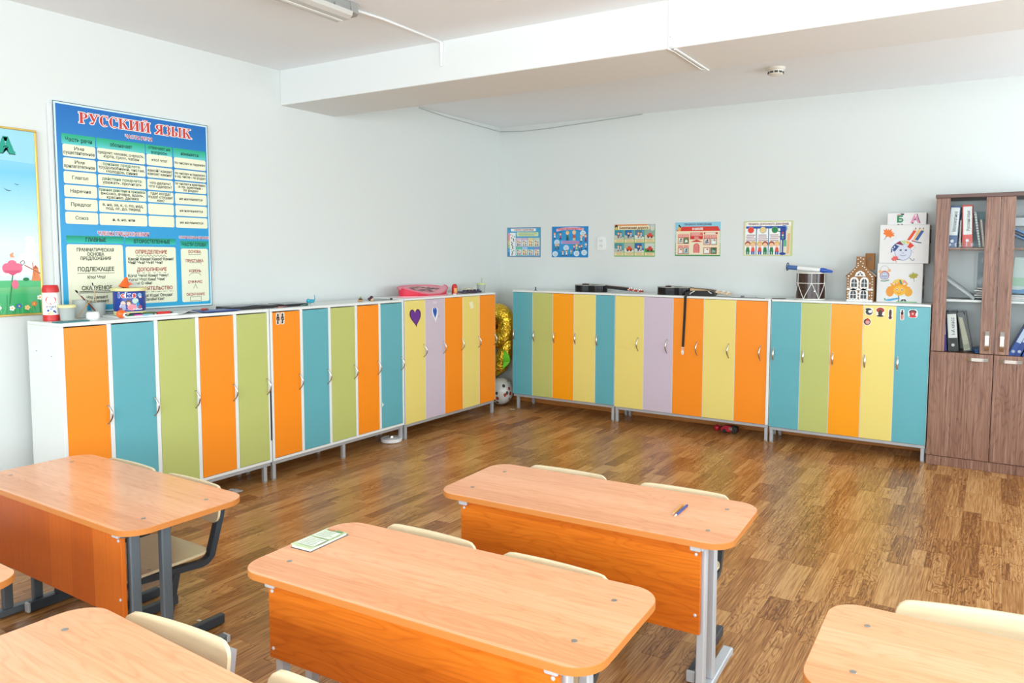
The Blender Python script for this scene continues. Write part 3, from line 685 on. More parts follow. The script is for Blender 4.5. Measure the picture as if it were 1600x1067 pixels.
m = MB().mat(WHITE).box((0, -0.006, 0.13), (0.026, 0.012, 0.25), 0.002); put('vertical_run', m, tk)
put('screw', MB().mat(mat('screw_cap', '8A8F8C', 0.5)).cyl((0, -0.0125, 0.058), 0.003, 0.0012, 8, ax='y'), tk)
m = MB().mat(WHITE); m.tube([(-0.012, -0.01, -0.004), (0.0, 0.05, -0.006), (-0.002, 0.25, -0.006), (-0.004, 0.47, -0.006), (0.02, 0.52, -0.005)], 0.004, 6); put('loose_cable', m, tk)
m = MB().mat(WHITE).box((0.02, 0.27, -0.005), (0.016, 0.53, 0.008), 0.002); put('under_run', m, tk)
tag(put('wall_cable', MB().mat(mat('thin_grey_cable', (0.45, 0.46, 0.44), 0.6)).tube([(WL+.004, 5.35, 2.966), (WL+.004, 5.75, 2.944), (WL+.004, 6.3, 2.938), (WL+0.015, WB-.01, 2.930), (WL+0.3, WB-.004, 2.913), (WL+0.62, WB-.004, 2.918), (WL+1.1, WB-.004, 2.94), (WL+1.7, WB-.004, 2.968)], 0.0035, 6)), 'thin grey cable sagging under the ceiling round the corner', 'cable')
sd = root('smoke_detector', 'small round white smoke detector on the ceiling behind the beam', 'smoke detector', (-1.47, 5.53, HC))
put('body', MB().mat(mat('cream_plastic', (0.82, 0.78, 0.70), 0.5)).lathe([(0, -0.056), (0.035, -0.056), (0.05, -0.048), (0.058, -0.02), (0.066, -0.016), (0.066, 0)], seg=28), sd)
for i in range(10):
    a = 2*PI*i/10; put('vent_slot', MB().mat(mat('vent_dark', (0.08, 0.08, 0.08), 0.6)).box((0.0530, 0, -0.036), (0.008, 0.024, 0.013), 0.001, M=Matrix.Rotation(a, 4, 'Z')), sd)
so = root('wall_socket', 'white double wall socket between the blue poster and the road poster', 'socket', (-3.482, WB, 1.717))
put('cover_plate', MB().mat(WHITE).prism(rrect(-0.045, -0.066, 0.045, 0.066, 0.016), (0, -0.014, 0), X, Z, Y, 0.014), so)
for z in (0.026, -0.026):
    e = put('outlet', MB().mat(mat('socket_face', (0.80, 0.82, 0.80), 0.45)).lathe([(0.024, 0), (0.024, 0.0045), (0.018, 0.0045), (0.017, 0.002), (0, 0.002)], seg=20, M=M3((0, 0, 0), 0, PI/2)), so, (0, -0.014, z))
    m = MB().mat(BLACK)
    for x in (-0.009, 0.009): put('pin_hole', MB().mat(BLACK).cyl((x, -0.0035, 0), 0.0033, 0.001, 8, ax='y'), e)

# ---------------------------------------------------------------- posters on the back wall
def poster(label, x0, z0, x1, z1):
    p = root('poster', label, 'poster', (x0, WB-0.003, z0), 0, 'five small posters on the back wall')
    put('sheet', MB().mat(flat('F4F4EE')).box(((x1-x0)/2, 0.0, (z1-z0)/2), (x1-x0, 0.004, z1-z0)), p)
    return p, Canvas((0, -0.0022, 0), X, Z, 0.0004), x1-x0, z1-z0
p, C, W_, H_ = poster('poster of health tips with a rainbow side strip, beside the room corner', -4.647, 1.573, -4.212, 1.892)
C.rect(0, 0, W_, H_, '7C86A0').rect(0.008, 0.008, W_-.008, H_-.008, '3FA3CF', 2)
for i, c in enumerate(('E58FA8', 'E89A78', 'E6C888', 'A9C98A', '4FA9D8', '2F7FC4')): C.rect(0.012, 0.258-0.041*(i+1), 0.036, 0.258-0.041*i, c, 3)
C.rect(0.036, 0.012, 0.112, 0.262, 'EDF2EE', 3)
for i in range(20): C.el(0.046+0.055*random.random(), 0.022+0.23*i/20, 0.005+.003*random.random(), 0.006, random.choice(('5A4A5A', '7C3F4F', '2F5A48', '3A3F58')), 4)
C.rect(0.05, H_-.042, W_-.062, H_-.013, 'F6F6F2', 3); C.text('АЗБУКА ЗДОРОВЬЯ', W_/2, H_-.027, 0.024, 'A8402F', 4, 0.25, 0.03)
C.rr(0.125, 0.222, 0.405, 0.268, 0.008, 'D6E4B4', 3); C.lines(0.135, 0.40, 0.226, 0.264, 4, '8FAE7A', 0.004, 4)
for j in range(2):
    for i in range(4):
        x = 0.118+0.077*i; y = 0.112-0.098*j
        C.rect(x, y, x+0.072, y+0.094, (('E2C6D6', 'D8B8D0', 'EBD59A', 'C9D6C4'), ('6FC9A6', 'A6C8EC', '52A9DF', '8F98C8'))[j][i], 3); C.rect(x+.003, y+.004, x+.069, y+.066, ('F0EADF', 'E6F0F2', 'F5EBC8', 'DDEBDC')[(i+j) % 4], 4)
        C.kid(x+0.024, y+.006, 0.056, random.choice(('5A3A28', 'B5713A', '2E2A2A')), random.choice(('D9674F', '2F6FA0', 'E0A040')), random.choice(('2A3550', '385A48')), k=5)
        C.kid(x+0.05, y+.006, 0.048, random.choice(('5A3A28', 'D8A85A', '2E2A2A')), random.choice(('3F8F6A', 'C94F6A', '4F86C6')), random.choice(('2A3550', '7A4A3A')), k=5)
C.put('picture_print', p)
p, C, W_, H_ = poster('blue poster of politeness lessons with children and speech bubbles', -4.073, 1.574, -3.635, 1.894)
C.rect(0, 0, W_, H_, '1583C4'); C.el(W_/2, H_/2, 0.2, 0.13, '2E97D3', 2)
C.poly([(0.055, 0.268), (0.13, 0.282), (0.22, 0.286), (0.30, 0.285), (0.38, 0.276), (0.385, 0.302), (0.30, 0.31), (0.22, 0.311), (0.13, 0.308), (0.055, 0.295)], 'F0B8C4', 3); C.text('УРОКИ ВЕЖЛИВОСТИ', W_/2, 0.294, 0.022, 'C8324A', 4, 0.30, 0.035)
C.rr(0.11, 0.138, 0.33, 0.172, 0.008, '9FA6D8', 3); C.lines(0.12, 0.345, 0.14, 0.17, 3, 'C86A90', 0.005, 4)
for x, y in ((0.062, 0.155), (0.375, 0.248), (0.175, 0.098), (0.30, 0.04), (0.39, 0.05), (0.042, 0.035)):
    C.el(x, y, 0.034, 0.029, 'D3EAF5', 3); C.lines(x-.022, x+.028, y-.016, y+.016, 4, '9AA6B8', 0.003, 4)
for x, y, h, a, b, c in ((0.035, 0.19, 0.07, 'C8623A', 'F0F0EA', '2A3A50'), (0.105, 0.185, 0.075, '2E2622', 'C04A6A', '30304A'), (0.19, 0.175, 0.1, 'E8C24A', '3F6A3A', '2A2A20'), (0.27, 0.175, 0.105, 'E8C888', 'C8503A', 'E8D8A0'), (0.355, 0.155, 0.075, 'D89A5A', 'E9E0C8', '222222'), (0.405, 0.16, 0.08, 'B8623A', 'A03A5A', '5A2A3A'), (0.05, 0.08, 0.06, 'D8B84A', '6A8A4A', '4A4A3A'), (0.08, 0.08, 0.06, 'C84A3A', '3A5A8A', '3A3A4A'), (0.135, 0.012, 0.06, '9A4A2A', 'F2EDE2', '2A2A2A'), (0.18, 0.012, 0.065, '2A2626', 'F2EDE2', '5A3A3A'), (0.235, 0.018, 0.06, 'C88A4A', '8AB07A', '2A3A5A'), (0.27, 0.065, 0.065, '6A3A2A', '8A3A7A', '3A3A5A'), (0.30, 0.068, 0.07, 'D8B05A', 'C8D08A', '4A7A4A'), (0.335, 0.065, 0.06, '7A3A2A', '2F7F6A', '2A3A4A'), (0.36, 0.075, 0.055, 'C84A3A', '3A4A9A', '3A3A4A'), (0.41, 0.085, 0.06, 'E9DDB8', '7AB0D8', '2A2A3A')): C.kid(x, y, h, a, b, c, k=5)
C.put('picture_print', p)
p, C, W_, H_ = poster('green edged safe road poster with eight framed scenes', -3.337, 1.585, -2.894, 1.905)
C.rect(0, 0, W_, H_, '86B878'); C.rect(0, H_-.016, W_*.8, H_, 'E2893A', 2); C.rect(W_*.8, H_-.016, W_, H_, 'B8B4AE', 2); C.rect(0.038, H_-.052, W_-.062, H_-.014, 'F3E3BE', 3)
C.text('Безопасная дорога', W_/2-.01, H_-.034, 0.034, '7A4A22', 4, 0.31, 0.035)
C.el(0.02, H_-.022, 0.017, 0.018, '2A2A2A', 3); C.el(0.02, H_-.04, 0.012, 0.016, 'E3B95A', 4); C.el(W_-.03, H_-.034, 0.026, 0.032, 'C2CCD0', 4); C.el(W_-.028, H_-.04, 0.012, 0.014, 'E6D3A0', 5)
SCN = [('2F8FA8', 'C4553A', 'C8C8BC'), ('1F6FA8', '2A3A5A', 'B9BBB0'), ('4A7F96', 'E08A4A', 'E4E4DC'), ('8FA89A', 'D04A34', 'D8D4C8'), ('3F8F98', 'D8D4D0', 'C0C0B8'), ('A8B0A0', 'D84A22', 'E0DCD0'), ('1F5FA0', '2A4A3A', 'D8D8D8'), ('C8D0C4', 'C84030', '2F8A4A')]
for i, (a, b, c) in enumerate(SCN):
    x = 0.004+0.1105*(i % 4); y = 0.142 if i < 4 else 0.012
    C.rect(x, y+.034, x+.100, y+.122, a, 3); C.poly([(x, y+.034), (x+.1, y+.034), (x+.1, y+.05), (x, y+.072)], c, 4); C.rect(x, y, x+.1, y+.030, 'EBD9A6', 3); C.lines(x+.012, x+.098, y+.003, y+.027, 3, 'C9A878', 0.004, 4)
    if i in (3, 5, 7): C.rr(x+.018, y+.05, x+.086, y+.075, 0.01, b, 5); C.rr(x+.035, y+.07, x+.07, y+.09, 0.008, b, 5); C.el(x+.034, y+.05, .009, .009, '222222', 6); C.el(x+.07, y+.05, .009, .009, '222222', 6)
    else: C.kid(x+.04, y+.042, 0.06, 'B8743A', b, '2A3550', k=5); C.kid(x+.068, y+.045, 0.055, '4A2E22', 'D8D0C0', '4A5A48', k=5); C.rect(x+.075, y+.07, x+.098, y+.118, '4F9FC0', 4)
C.put('picture_print', p)
p, C, W_, H_ = poster('school behaviour poster drawn as a red roofed school house', -2.685, 1.596, -2.236, 1.915)
C.rect(0, 0, W_, H_, '8CCBE0'); C.rect(0, 0, W_, 0.012, '2F8A4A', 2); C.rect(0.006, 0.012, W_-.006, 0.235, 'F0E0BE', 2); C.rect(0, 0.012, 0.006, 0.12, '5AA878', 2); C.rect(W_-.006, 0.012, W_, 0.12, '5AA878', 2)
C.poly([(0.004, 0.235), (W_-.004, 0.235), (W_-.028, 0.278), (0.075, 0.278)], 'D8362A', 3); C.text('ПРАВИЛА ПОВЕДЕНИЯ', W_/2, 0.298, 0.024, '6A5A7A', 4, 0.27, 0.03); C.text('В ШКОЛЕ', W_/2, 0.256, 0.026, 'F8F4EE', 5, 0.105, 0.045)
C.rect(0.155, 0.262, 0.158, 0.264, 'D8362A', 4); C.el(0.04, 0.255, 0.018, 0.02, 'E8A85A', 5); C.poly([(0.03, 0.285), (0.055, 0.265), (0.06, 0.275), (0.036, 0.3)], '2A2A32', 5)
C.rect(0.15, 0.16, 0.276, 0.222, 'E06A5E', 3); C.rect(0.15, 0.158, 0.276, 0.186, 'CF2F26', 4); C.lines(0.19, 0.245, 0.162, 0.184, 3, 'F6D8D2', 0.003, 5); C.lines(0.155, 0.27, 0.19, 0.22, 4, 'F3BDB6', 0.004, 5)
C.poly([(0.155, 0.132), (0.276, 0.132), (0.215, 0.155)], 'CF3A30', 3); C.rect(0.155, 0.012, 0.276, 0.132, 'EFE3C8', 3)
C.poly([(0.185, 0.03), (0.245, 0.03)]+[(0.215+0.03*math.cos(a*PI/8), 0.09+0.03*math.sin(a*PI/8)) for a in range(9)], 'C9403A', 4); C.poly([(0.192, 0.03), (0.238, 0.03)]+[(0.215+0.023*math.cos(a*PI/8), 0.09+0.023*math.sin(a*PI/8)) for a in range(9)], 'E98C84', 5); C.lines(0.195, 0.24, 0.04, 0.1, 5, 'B8403A', 0.003, 6)
C.rect(0.285, 0.205, 0.42, 0.222, 'B83A30', 3); C.rect(0.30, 0.208, 0.40, 0.219, 'F5EDE0', 4)
for i, x in enumerate((0.028, 0.085, 0.285, 0.352)):
    ww = 0.053 if i < 2 else 0.062
    C.rect(x, 0.178 if i < 2 else 0.168, x+ww, 0.206 if i < 2 else 0.196, 'E2786C', 3); C.lines(x+.004, x+ww, 0.18 if i < 2 else .17, 0.204 if i < 2 else .194, 3, 'F6CFC8', 0.003, 4)
    for j, y in enumerate((0.105, 0.02) if i > 1 else (0.115, 0.018)):
        if i < 2 and j == 1: C.rect(x, 0.082, x+ww, 0.102, 'E9948A', 3)
        C.rect(x, y, x+ww, y+0.062, 'A83428', 3); C.rect(x+.005, y+.005, x+ww-.005, y+.057, ('E9E6DA', '2F8A5A', 'E6D6D2', 'BFE0D8')[(i+2*j) % 4] if not (i == 3 and j) else '2A7A4A', 4)
        C.poly([(x+.012, y+.012), (x+ww-.01, y+.016), (x+ww*.7, y+.036), (x+.02, y+.042)], ('9AA8A0', 'EDEDE6', '7A8A94', 'F2F2EC')[(i+j) % 4], 5); C.el(x+ww*.6, y+.044, 0.008, 0.008, ('3A3A3A', 'C8503A')[(i+j) % 2], 6)
for y in range(7):
    for x in (0.014, W_-.014): C.rect(x-.005, 0.03+y*.03, x+.005, 0.036+y*.03, 'D8C49A', 3)
C.put('picture_print', p)
p, C, W_, H_ = poster('traffic rules poster with red, yellow and green discs above children', -2.017, 1.602, -1.578, 1.915)
C.rect(0, 0, W_, H_, 'C9CF8E'); C.rect(0.006, 0.006, W_-.02, H_-.012, 'E4DFC0', 2); C.rr(0.022, H_-.046, W_-.018, H_-.010, 0.004, 'F6F6F2', 4); C.text('ПРАВИЛА ДОРОЖНОГО ДВИЖЕНИЯ', W_/2, H_-.028, 0.026, '7A2A26', 5, 0.36, 0.03)
C.rect(0.02, 0.235, W_-.06, 0.266, '1F57A8', 3)
for i, (x, c) in enumerate(((0.012, 'E8432A'), (0.122, 'E9CE8E'), (0.228, '15874A'))):
    C.rect(x, 0.012, x+.098, 0.245, 'F3F6F4', 4); C.rect(x+.098, 0.01, x+.106, 0.245, '5A86A8', 4); C.el(x+.052, 0.232, 0.030, 0.030, '9AA0A0', 5, 24); C.el(x+.052, 0.232, 0.026, 0.026, c, 6, 24); C.lines(x+.006, x+.105, 0.128, 0.195, 4, 'A05A66', 0.006, 5)
    C.kid(x+.026, 0.012, 0.118, 'A63A2E' if i != 1 else 'E3B45A', '1E7F4A' if i != 1 else 'E2563A', '1E7F4A' if i != 1 else '1F4FA0', k=6); C.kid(x+.074, 0.012, 0.118, 'E3B45A' if i != 1 else 'A63A2E', 'E2563A' if i != 1 else '1E7F4A', '1F4FA0' if i != 1 else '1E7F4A', k=8)
C.rect(0.346, 0.03, 0.358, 0.16, '1B3F96', 5); C.el(0.352, 0.02, 0.03, 0.012, '1B3F96', 5); C.rr(0.33, 0.14, 0.378, 0.262, 0.012, '1B3F96', 6); C.el(0.362, 0.245, 0.028, 0.03, '6A9AD0', 5); C.line([(0.335, 0.215), (0.30, 0.222)], 0.006, '222222', 6)
for z, c in ((0.205, 'C8504A'), (0.183, 'D8D4A8'), (0.160, '3FA87A')): C.el(0.351, z, 0.009, 0.009, c, 8)
C.rect(0.36, 0.085, 0.385, 0.14, '5AB88A', 4); C.poly([(0.385, 0.02), (0.41, 0.02), (0.415, 0.2), (0.395, 0.2)], 'E6B48A', 4)
C.put('picture_print', p)

# ---------------------------------------------------------------- grammar chart and meadow poster on the left wall
gp = root('grammar_poster', 'large blue Russian grammar chart hung on the white wall above the lockers', 'poster', (WL, 2.212, 1.232))
PW, PH = 0.965, 1.238
put('board', MB().mat(mat('board_edge', (0.66, 0.70, 0.71), 0.5)).box((0.0115, PW/2, PH/2), (0.021, PW, PH), 0.001), gp)
put('side_lath', MB().mat(mat('lath', (0.74, 0.77, 0.76), 0.5)).box((0.010, -0.012, PH/2-0.01), (0.016, 0.022, PH-0.02), 0.002), gp)
C = Canvas((0.0222, 0, 0), Y, Z, 0.0004)
m = C.mb
BLUE = bpy.data.materials.new('chart_blue_print'); BLUE.use_nodes = True; nt = BLUE.node_tree
tc = nt.nodes.new('ShaderNodeTexCoord'); sp = nt.nodes.new('ShaderNodeSeparateXYZ'); cr = nt.nodes.new('ShaderNodeValToRGB')
dv = nt.nodes.new('ShaderNodeMath'); dv.operation = 'DIVIDE'; dv.inputs[1].default_value = PH
nt.links.new(tc.outputs['Object'], sp.inputs[0]); nt.links.new(sp.outputs['Z'], dv.inputs[0]); nt.links.new(dv.outputs[0], cr.inputs[0])
cr.color_ramp.elements[0].color = (*lin('1AA6D6'), 1); cr.color_ramp.elements[1].color = (*lin('0A68B8'), 1); e = cr.color_ramp.elements.new(0.55); e.color = (*lin('1A93D0'), 1)
nt.links.new(cr.outputs[0], nt.nodes['Principled BSDF'].inputs['Base Color']); nt.nodes['Principled BSDF'].inputs['Roughness'].default_value = 0.35
C.rect(0, 0, PW, PH, '2A4A5A', 0).rect(0.004, 0.004, PW-.004, PH-.004, 'D5ECEE', 1); C.rect(0.014, 0.014, PW-.014, PH-.014, BLUE, 2)
C.put('blue_print', gp)
C = Canvas((0.0222, 0, 0), Y, Z, 0.0004)
GRN = [('3AC79A', '0A9F78')]
def hdr(x0, x1, y0, y1, up_=True):
    n = 5
    for i in range(n):
        t_ = i/n; c = [int(a+(b-a)*t_) for a, b in zip((92, 200, 200) if up_ else (48, 190, 180), (18, 168, 110) if up_ else (0, 140, 100))]
        C.rect(x0, y0+(y1-y0)*i/n, x1, y0+(y1-y0)*(i+1)/n, '%02X%02X%02X' % tuple(c), 3)
COLS = [(0.040, 0.226), (0.231, 0.526), (0.531, 0.707), (0.713, 0.944)]
for x0, x1 in COLS: hdr(x0, x1, 0.996, 1.056)
CRM = 'EEEFD2'
yy = [1.0-0.0787*i for i in range(6)]
for x0, x1 in COLS:
    for y in yy: C.rr(x0+.003, y-0.071-.003, x1-.001, y-.004, 0.010, CRM, 3)
hdr(0.042, 0.372, 0.420, 0.463, False); hdr(0.382, 0.710, 0.417, 0.457, False); hdr(0.743, 0.942, 0.398, 0.445, False)
C.rr(0.042, 0.046, 0.365, 0.412, 0.012, CRM, 3); C.rr(0.382, 0.040, 0.709, 0.402, 0.012, CRM, 3); C.rr(0.744, 0.033, 0.941, 0.394, 0.012, CRM, 3)
C.put('table_cells', gp)
# title in a seriffed display face, drawn stroke by stroke
C = Canvas((0.0222, 0, 0), Y, Z, 0.0004)
def serif(word, x0, x1, y0, h, col, k, d):
    """d = outline growth (in letter heights)"""
    Wd = {'Р': .78, 'У': .86, 'С': .80, 'К': .92, 'И': .98, 'Й': .98, ' ': .34, 'Я': .90, 'З': .68, 'Ы': 1.1}
    tot = sum(Wd[c] for c in word); sx = (x1-x0)/tot; x = x0
    def q(pts): C.poly([(x+a*sx, y0+b*h) for a, b in pts], col, k)
    def st(a, w_=.21, lo=0, hi=1):   # stem with serifs
        q([(a-d, lo-d), (a+w_+d, lo-d), (a+w_+d, hi+d), (a-d, hi+d)])
        for b in (lo, hi-.07): q([(a-.08-d, b-d), (a+w_+.08+d, b-d), (a+w_+.08+d, b+.07+d), (a-.08-d, b+.07+d)])
    def dg(xa, ya, xb, yb, w_): q([(xa-w_/2-d, ya-d*.6), (xa+w_/2+d, ya-d*.6), (xb+w_/2+d, yb+d*.6), (xb-w_/2-d, yb+d*.6)])
    def sf(a, b, w_=.36): q([(a-w_/2-d, b-d), (a+w_/2+d, b-d), (a+w_/2+d, b+.07+d), (a-w_/2-d, b+.07+d)])
    def arc(cx, cy, rx, ry, a0, a1, tk, tn):
        n = 14
        for i in range(n):
            P = []
            for a_, sgn in ((a0+(a1-a0)*i/n, 1), (a0+(a1-a0)*(i+1)/n, 1), (a0+(a1-a0)*(i+1)/n, -1), (a0+(a1-a0)*i/n, -1)):
                ca, sa = math.cos(math.radians(a_)), math.sin(math.radians(a_)); t_ = tn+(tk-tn)*abs(ca)
                if sgn > 0: P.append((cx+(rx+d)*ca, cy+(ry+d)*sa))
                else: P.append((cx+(rx-t_-d)*ca, cy+(ry-tn-d)*sa))
            q(P)
    for c in word:
        if c == 'Р': st(.12); arc(.33, .72, .40, .28, -90, 90, .21, .07)
        elif c == 'Я': st(.58); arc(.58, .72, .42, .28, 90, 270, .21, .07); dg(.18, 0, .56, .47, .2); sf(.2, 0, .26)
        elif c == 'У': dg(.46, .36, .18, 1, .22); dg(.34, .02, .72, 1, .09); sf(.18, .93); sf(.72, .93, .28); arc(.27, .10, .13, .10, 0, 359, .09, .09)
        elif c == 'С': arc(.44, .5, .38, .52, 48, 312, .22, .06); q([(.66-d, .66-d), (.72+d, .66-d), (.72+d, 1.0+d), (.66-d, 1.0+d)])
        elif c == 'К': st(.12); dg(.36, .48, .74, 1, .09); dg(.78, 0, .46, .56, .23); sf(.78, 0); sf(.72, .93, .3)
        elif c in 'ИЙ':
            st(.12); st(.66); dg(.34, .14, .66, .86, .09)
            if c == 'Й': arc(.495, 1.22, .18, .14, 180, 360, .08, .07)
        elif c == 'З': arc(.30, .74, .30, .28, -90, 140, .20, .06); arc(.30, .27, .34, .30, -145, 90, .22, .06)
        elif c == 'Ы': st(.12, .19); arc(.30, .28, .36, .28, -90, 90, .20, .07); st(.80, .19)
        x += Wd[c]*sx
serif('РУССКИЙ ЯЗЫК', 0.137, 0.842, 1.130, 0.062, 'F2E6E2', 4, .075); serif('РУССКИЙ ЯЗЫК', 0.137, 0.842, 1.130, 0.062, 'C8352C', 5, 0)
o = C.put('title_lettering', gp); o['label'] = 'red seriffed title with white outline'
C = Canvas((0.0222, 0, 0), Y, Z, 0.0004)
RD, DK = 'A8322E', '262A22'
def two(t, x, y, s_, wd, c='B23A5A'): C.text(t, x, y, s_*1.0, 'F4EEF2', 4, wd*1.015, 0.10); C.text(t, x, y, s_, c, 5, wd, 0.02)
two('ЧАСТИ РЕЧИ', 0.489, 1.089, 0.028, 0.17); two('ЧЛЕНЫ ПРЕДЛОЖЕНИЯ', 0.376, 0.481, 0.031, 0.312); two('СЛОВООБРАЗОВАНИЕ', 0.843, 0.469, 0.021, 0.218)
for t_, x, y, s_, wd in (('Часть речи', 0.133, 1.026, 0.034, 0.148), ('обозначает', 0.378, 1.026, 0.032, 0.135), ('отвечает на', 0.62, 1.040, 0.028, 0.145), ('вопросы', 0.618, 1.012, 0.028, 0.105), ('изменяется', 0.829, 1.026, 0.030, 0.125)): C.text(t_, x, y, s_, '17573F', 5, wd, 0.02)
def cell(j, i, ls, s_=0.026, c=DK, bold=0.012, top=None):
    x = (COLS[j][0]+COLS[j][1])/2; y = yy[i]-0.0375; n = len(ls); mw = COLS[j][1]-COLS[j][0]-0.014
    for k, t_ in enumerate(ls):
        vs, _ = textgeo(t_, bold); wd = (max(p[0] for p in vs)-min(p[0] for p in vs))*s_
        C.text(t_, x, y+(n-1)/2*s_*.88-k*s_*.88, s_, ('1F6A55' if top and k == 0 else c), 5, min(wd, mw), bold)
for i, ls in enumerate((['Имя', 'существительное'], ['Имя', 'прилагательное'], ['Глагол'], ['Наречие'], ['Предлог'], ['Союз'])): cell(0, i, ls, 0.028, '2E3A30', 0.014)
for i, ls in enumerate((['предмет: человек, смелость,', 'юрта, гром, чабан'], ['признак предмета:', 'трудолюбивый, чистая,', 'молодое, синие'], ['действие предмета:', 'уважать, прочитать'], ['признак действия и признака:', 'высоко, вчера, вдаль,', 'красиво, далеко'], ['в, на, за, к, с, по, над,', 'под, от, до, перед'], ['и, а, но, или'])): cell(1, i, ls, 0.025, top=i in (1, 2, 3), bold=0.014)
for i, ls in enumerate((['кто? что?'], ['какой? какая?', 'какое? какие?'], ['что делать?', 'что сделать?'], ['где? когда?', 'куда? откуда?', 'как?'])): cell(2, i, ls, 0.025, bold=0.014)
for i, ls in enumerate((['по числам и падежам'], ['по числам и падежам;', 'в ед. числе - по родам'], ['по числам и временам;', 'в пр. времени -', 'по родам'], ['не изменяется'], ['не изменяется'], ['не изменяется'])): cell(3, i, ls, 0.0235, bold=0.014)
for t_, x, y, s_, wd in (('ГЛАВНЫЕ', 0.207, 0.441, 0.032, 0.118), ('ВТОРОСТЕПЕННЫЕ', 0.553, 0.436, 0.032, 0.235), ('ЧАСТИ СЛОВА', 0.842, 0.421, 0.030, 0.175)): C.text(t_, x, y, s_, '0F3A33', 5, wd, 0.025)
for t_, x, y, s_, wd, c in (('ГРАММАТИЧЕСКАЯ', 0.203, 0.380, 0.028, 0.213, DK), ('ОСНОВА', 0.203, 0.354, 0.028, 0.098, DK), ('ПРЕДЛОЖЕНИЯ', 0.203, 0.329, 0.028, 0.175, DK), ('ПОДЛЕЖАЩЕЕ', 0.203, 0.264, 0.034, 0.210, DK), ('Кто? Что?', 0.203, 0.215, 0.027, 0.103, DK), ('СКАЗУЕМОЕ', 0.204, 0.150, 0.034, 0.176, DK), ('Что делает?', 0.202, 0.093, 0.026, 0.122, DK), ('Что сделает?', 0.203, 0.068, 0.026, 0.132, DK),
        ('ОПРЕДЕЛЕНИЕ', 0.545, 0.370, 0.032, 0.208, RD), ('Какой? Какая? Какое? Какие?', 0.543, 0.325, 0.025, 0.296, DK), ('Чей? Чья? Чьё? Чьи?', 0.505, 0.302, 0.025, 0.222, DK), ('ДОПОЛНЕНИЕ', 0.545, 0.258, 0.032, 0.195, RD), ('Кого? Чего? Кому? Чему?', 0.522, 0.219, 0.025, 0.262, DK), ('Кого? Что? Кем? Чем?', 0.512, 0.194, 0.025, 0.235, DK), ('О ком? О чём?', 0.468, 0.170, 0.025, 0.150, DK), ('ОБСТОЯТЕЛЬСТВО', 0.545, 0.135, 0.032, 0.268, RD), ('Где? Когда? Куда? Откуда?', 0.537, 0.090, 0.025, 0.280, DK), ('Почему? Зачем? Как?', 0.512, 0.065, 0.025, 0.215, DK),
        ('ОСНОВА', 0.842, 0.374, 0.025, 0.092, RD), ('ПРИСТАВКА', 0.841, 0.312, 0.025, 0.128, RD), ('КОРЕНЬ', 0.841, 0.243, 0.025, 0.086, RD), ('СУФФИКС', 0.841, 0.168, 0.025, 0.104, RD), ('ОКОНЧАНИЕ', 0.841, 0.084, 0.025, 0.132, RD)): C.text(t_, x, y, s_, c, 5, wd, 0.022)
C.rect(0.095, 0.238, 0.308, 0.2405, DK, 5); C.rect(0.102, 0.127, 0.302, 0.1315, '55584E', 5); C.rect(0.102, 0.119, 0.302, 0.1235, '55584E', 5)
C.line([(0.445+0.2*i/40, 0.345+0.005*math.sin(i*1.4)) for i in range(41)], 0.0022, DK, 5)
for i in range(6): C.rect(0.447+0.035*i, 0.234, 0.463+0.035*i, 0.2365, DK, 5)
for i in range(7): C.rect(0.415+0.04*i, 0.111, 0.435+0.04*i, 0.1135, DK, 5); C.rect(0.441+0.04*i, 0.111, 0.445+0.04*i, 0.1135, DK, 5)
C.line([(0.80, 0.362), (0.80, 0.354), (0.884, 0.354), (0.884, 0.362)], 0.0022, DK, 5); C.line([(0.80, 0.298), (0.886, 0.298), (0.886, 0.288)], 0.0022, DK, 5)
C.line([(0.841+0.042*math.cos(PI*i/10), 0.210+0.020*math.sin(PI*i/10)) for i in range(11)], 0.0022, DK, 5); C.line([(0.827, 0.122), (0.841, 0.153), (0.855, 0.122)], 0.0022, DK, 5); C.line([(0.801, 0.039), (0.881, 0.039), (0.881, 0.066), (0.801, 0.066), (0.801, 0.039)], 0.0022, DK, 5)
C.put('small_lettering', gp)['label'] = 'small dark and red lettering in the table cells'

mp = root('meadow_poster', 'gold framed poster of a flower meadow under a blue sky, cut by the picture edge', 'poster', (WL, 1.20, 1.238))
MW, MH = 0.925, 1.045
put('backing', MB().mat(flat('D8DCD8')).box((0.008, MW/2, MH/2), (0.014, MW-0.01, MH-0.01)), mp)
GOLD = mat('gold_frame', (0.62, 0.42, 0.10), 0.35, 0.5)
for n_, c_, d_ in (('frame_rail', (0.011, MW/2, 0.006), (0.022, MW, 0.012)), ('frame_rail', (0.011, MW/2, MH-0.006), (0.022, MW, 0.012)), ('frame_stile', (0.011, 0.006, MH/2), (0.022, 0.012, MH-0.024)), ('frame_stile', (0.011, MW-0.006, MH/2), (0.022, 0.012, MH-0.024))): put(n_, MB().mat(GOLD).box(c_, d_, 0.003), mp)
SKY = bpy.data.materials.new('meadow_sky_print'); SKY.use_nodes = True; nt = SKY.node_tree
tc = nt.nodes.new('ShaderNodeTexCoord'); sp = nt.nodes.new('ShaderNodeSeparateXYZ'); cr = nt.nodes.new('ShaderNodeValToRGB')
nt.links.new(tc.outputs['Object'], sp.inputs[0]); nt.links.new(sp.outputs['Z'], cr.inputs[0]); el = cr.color_ramp.elements
el[0].position = 0.0; el[0].color = (*lin('2FA060'), 1); el[1].position = 0.9; el[1].color = (*lin('8CCDE6'), 1)
for p_, c_ in ((0.12, '3FB26E'), (0.192, '8FD08A'), (0.1925, 'D4ECEE'), (0.40, 'D8EEF2'), (0.60, 'A6DAEE'), (0.80, '6FC4E4')): k_ = el.new(p_); k_.color = (*lin(c_), 1)
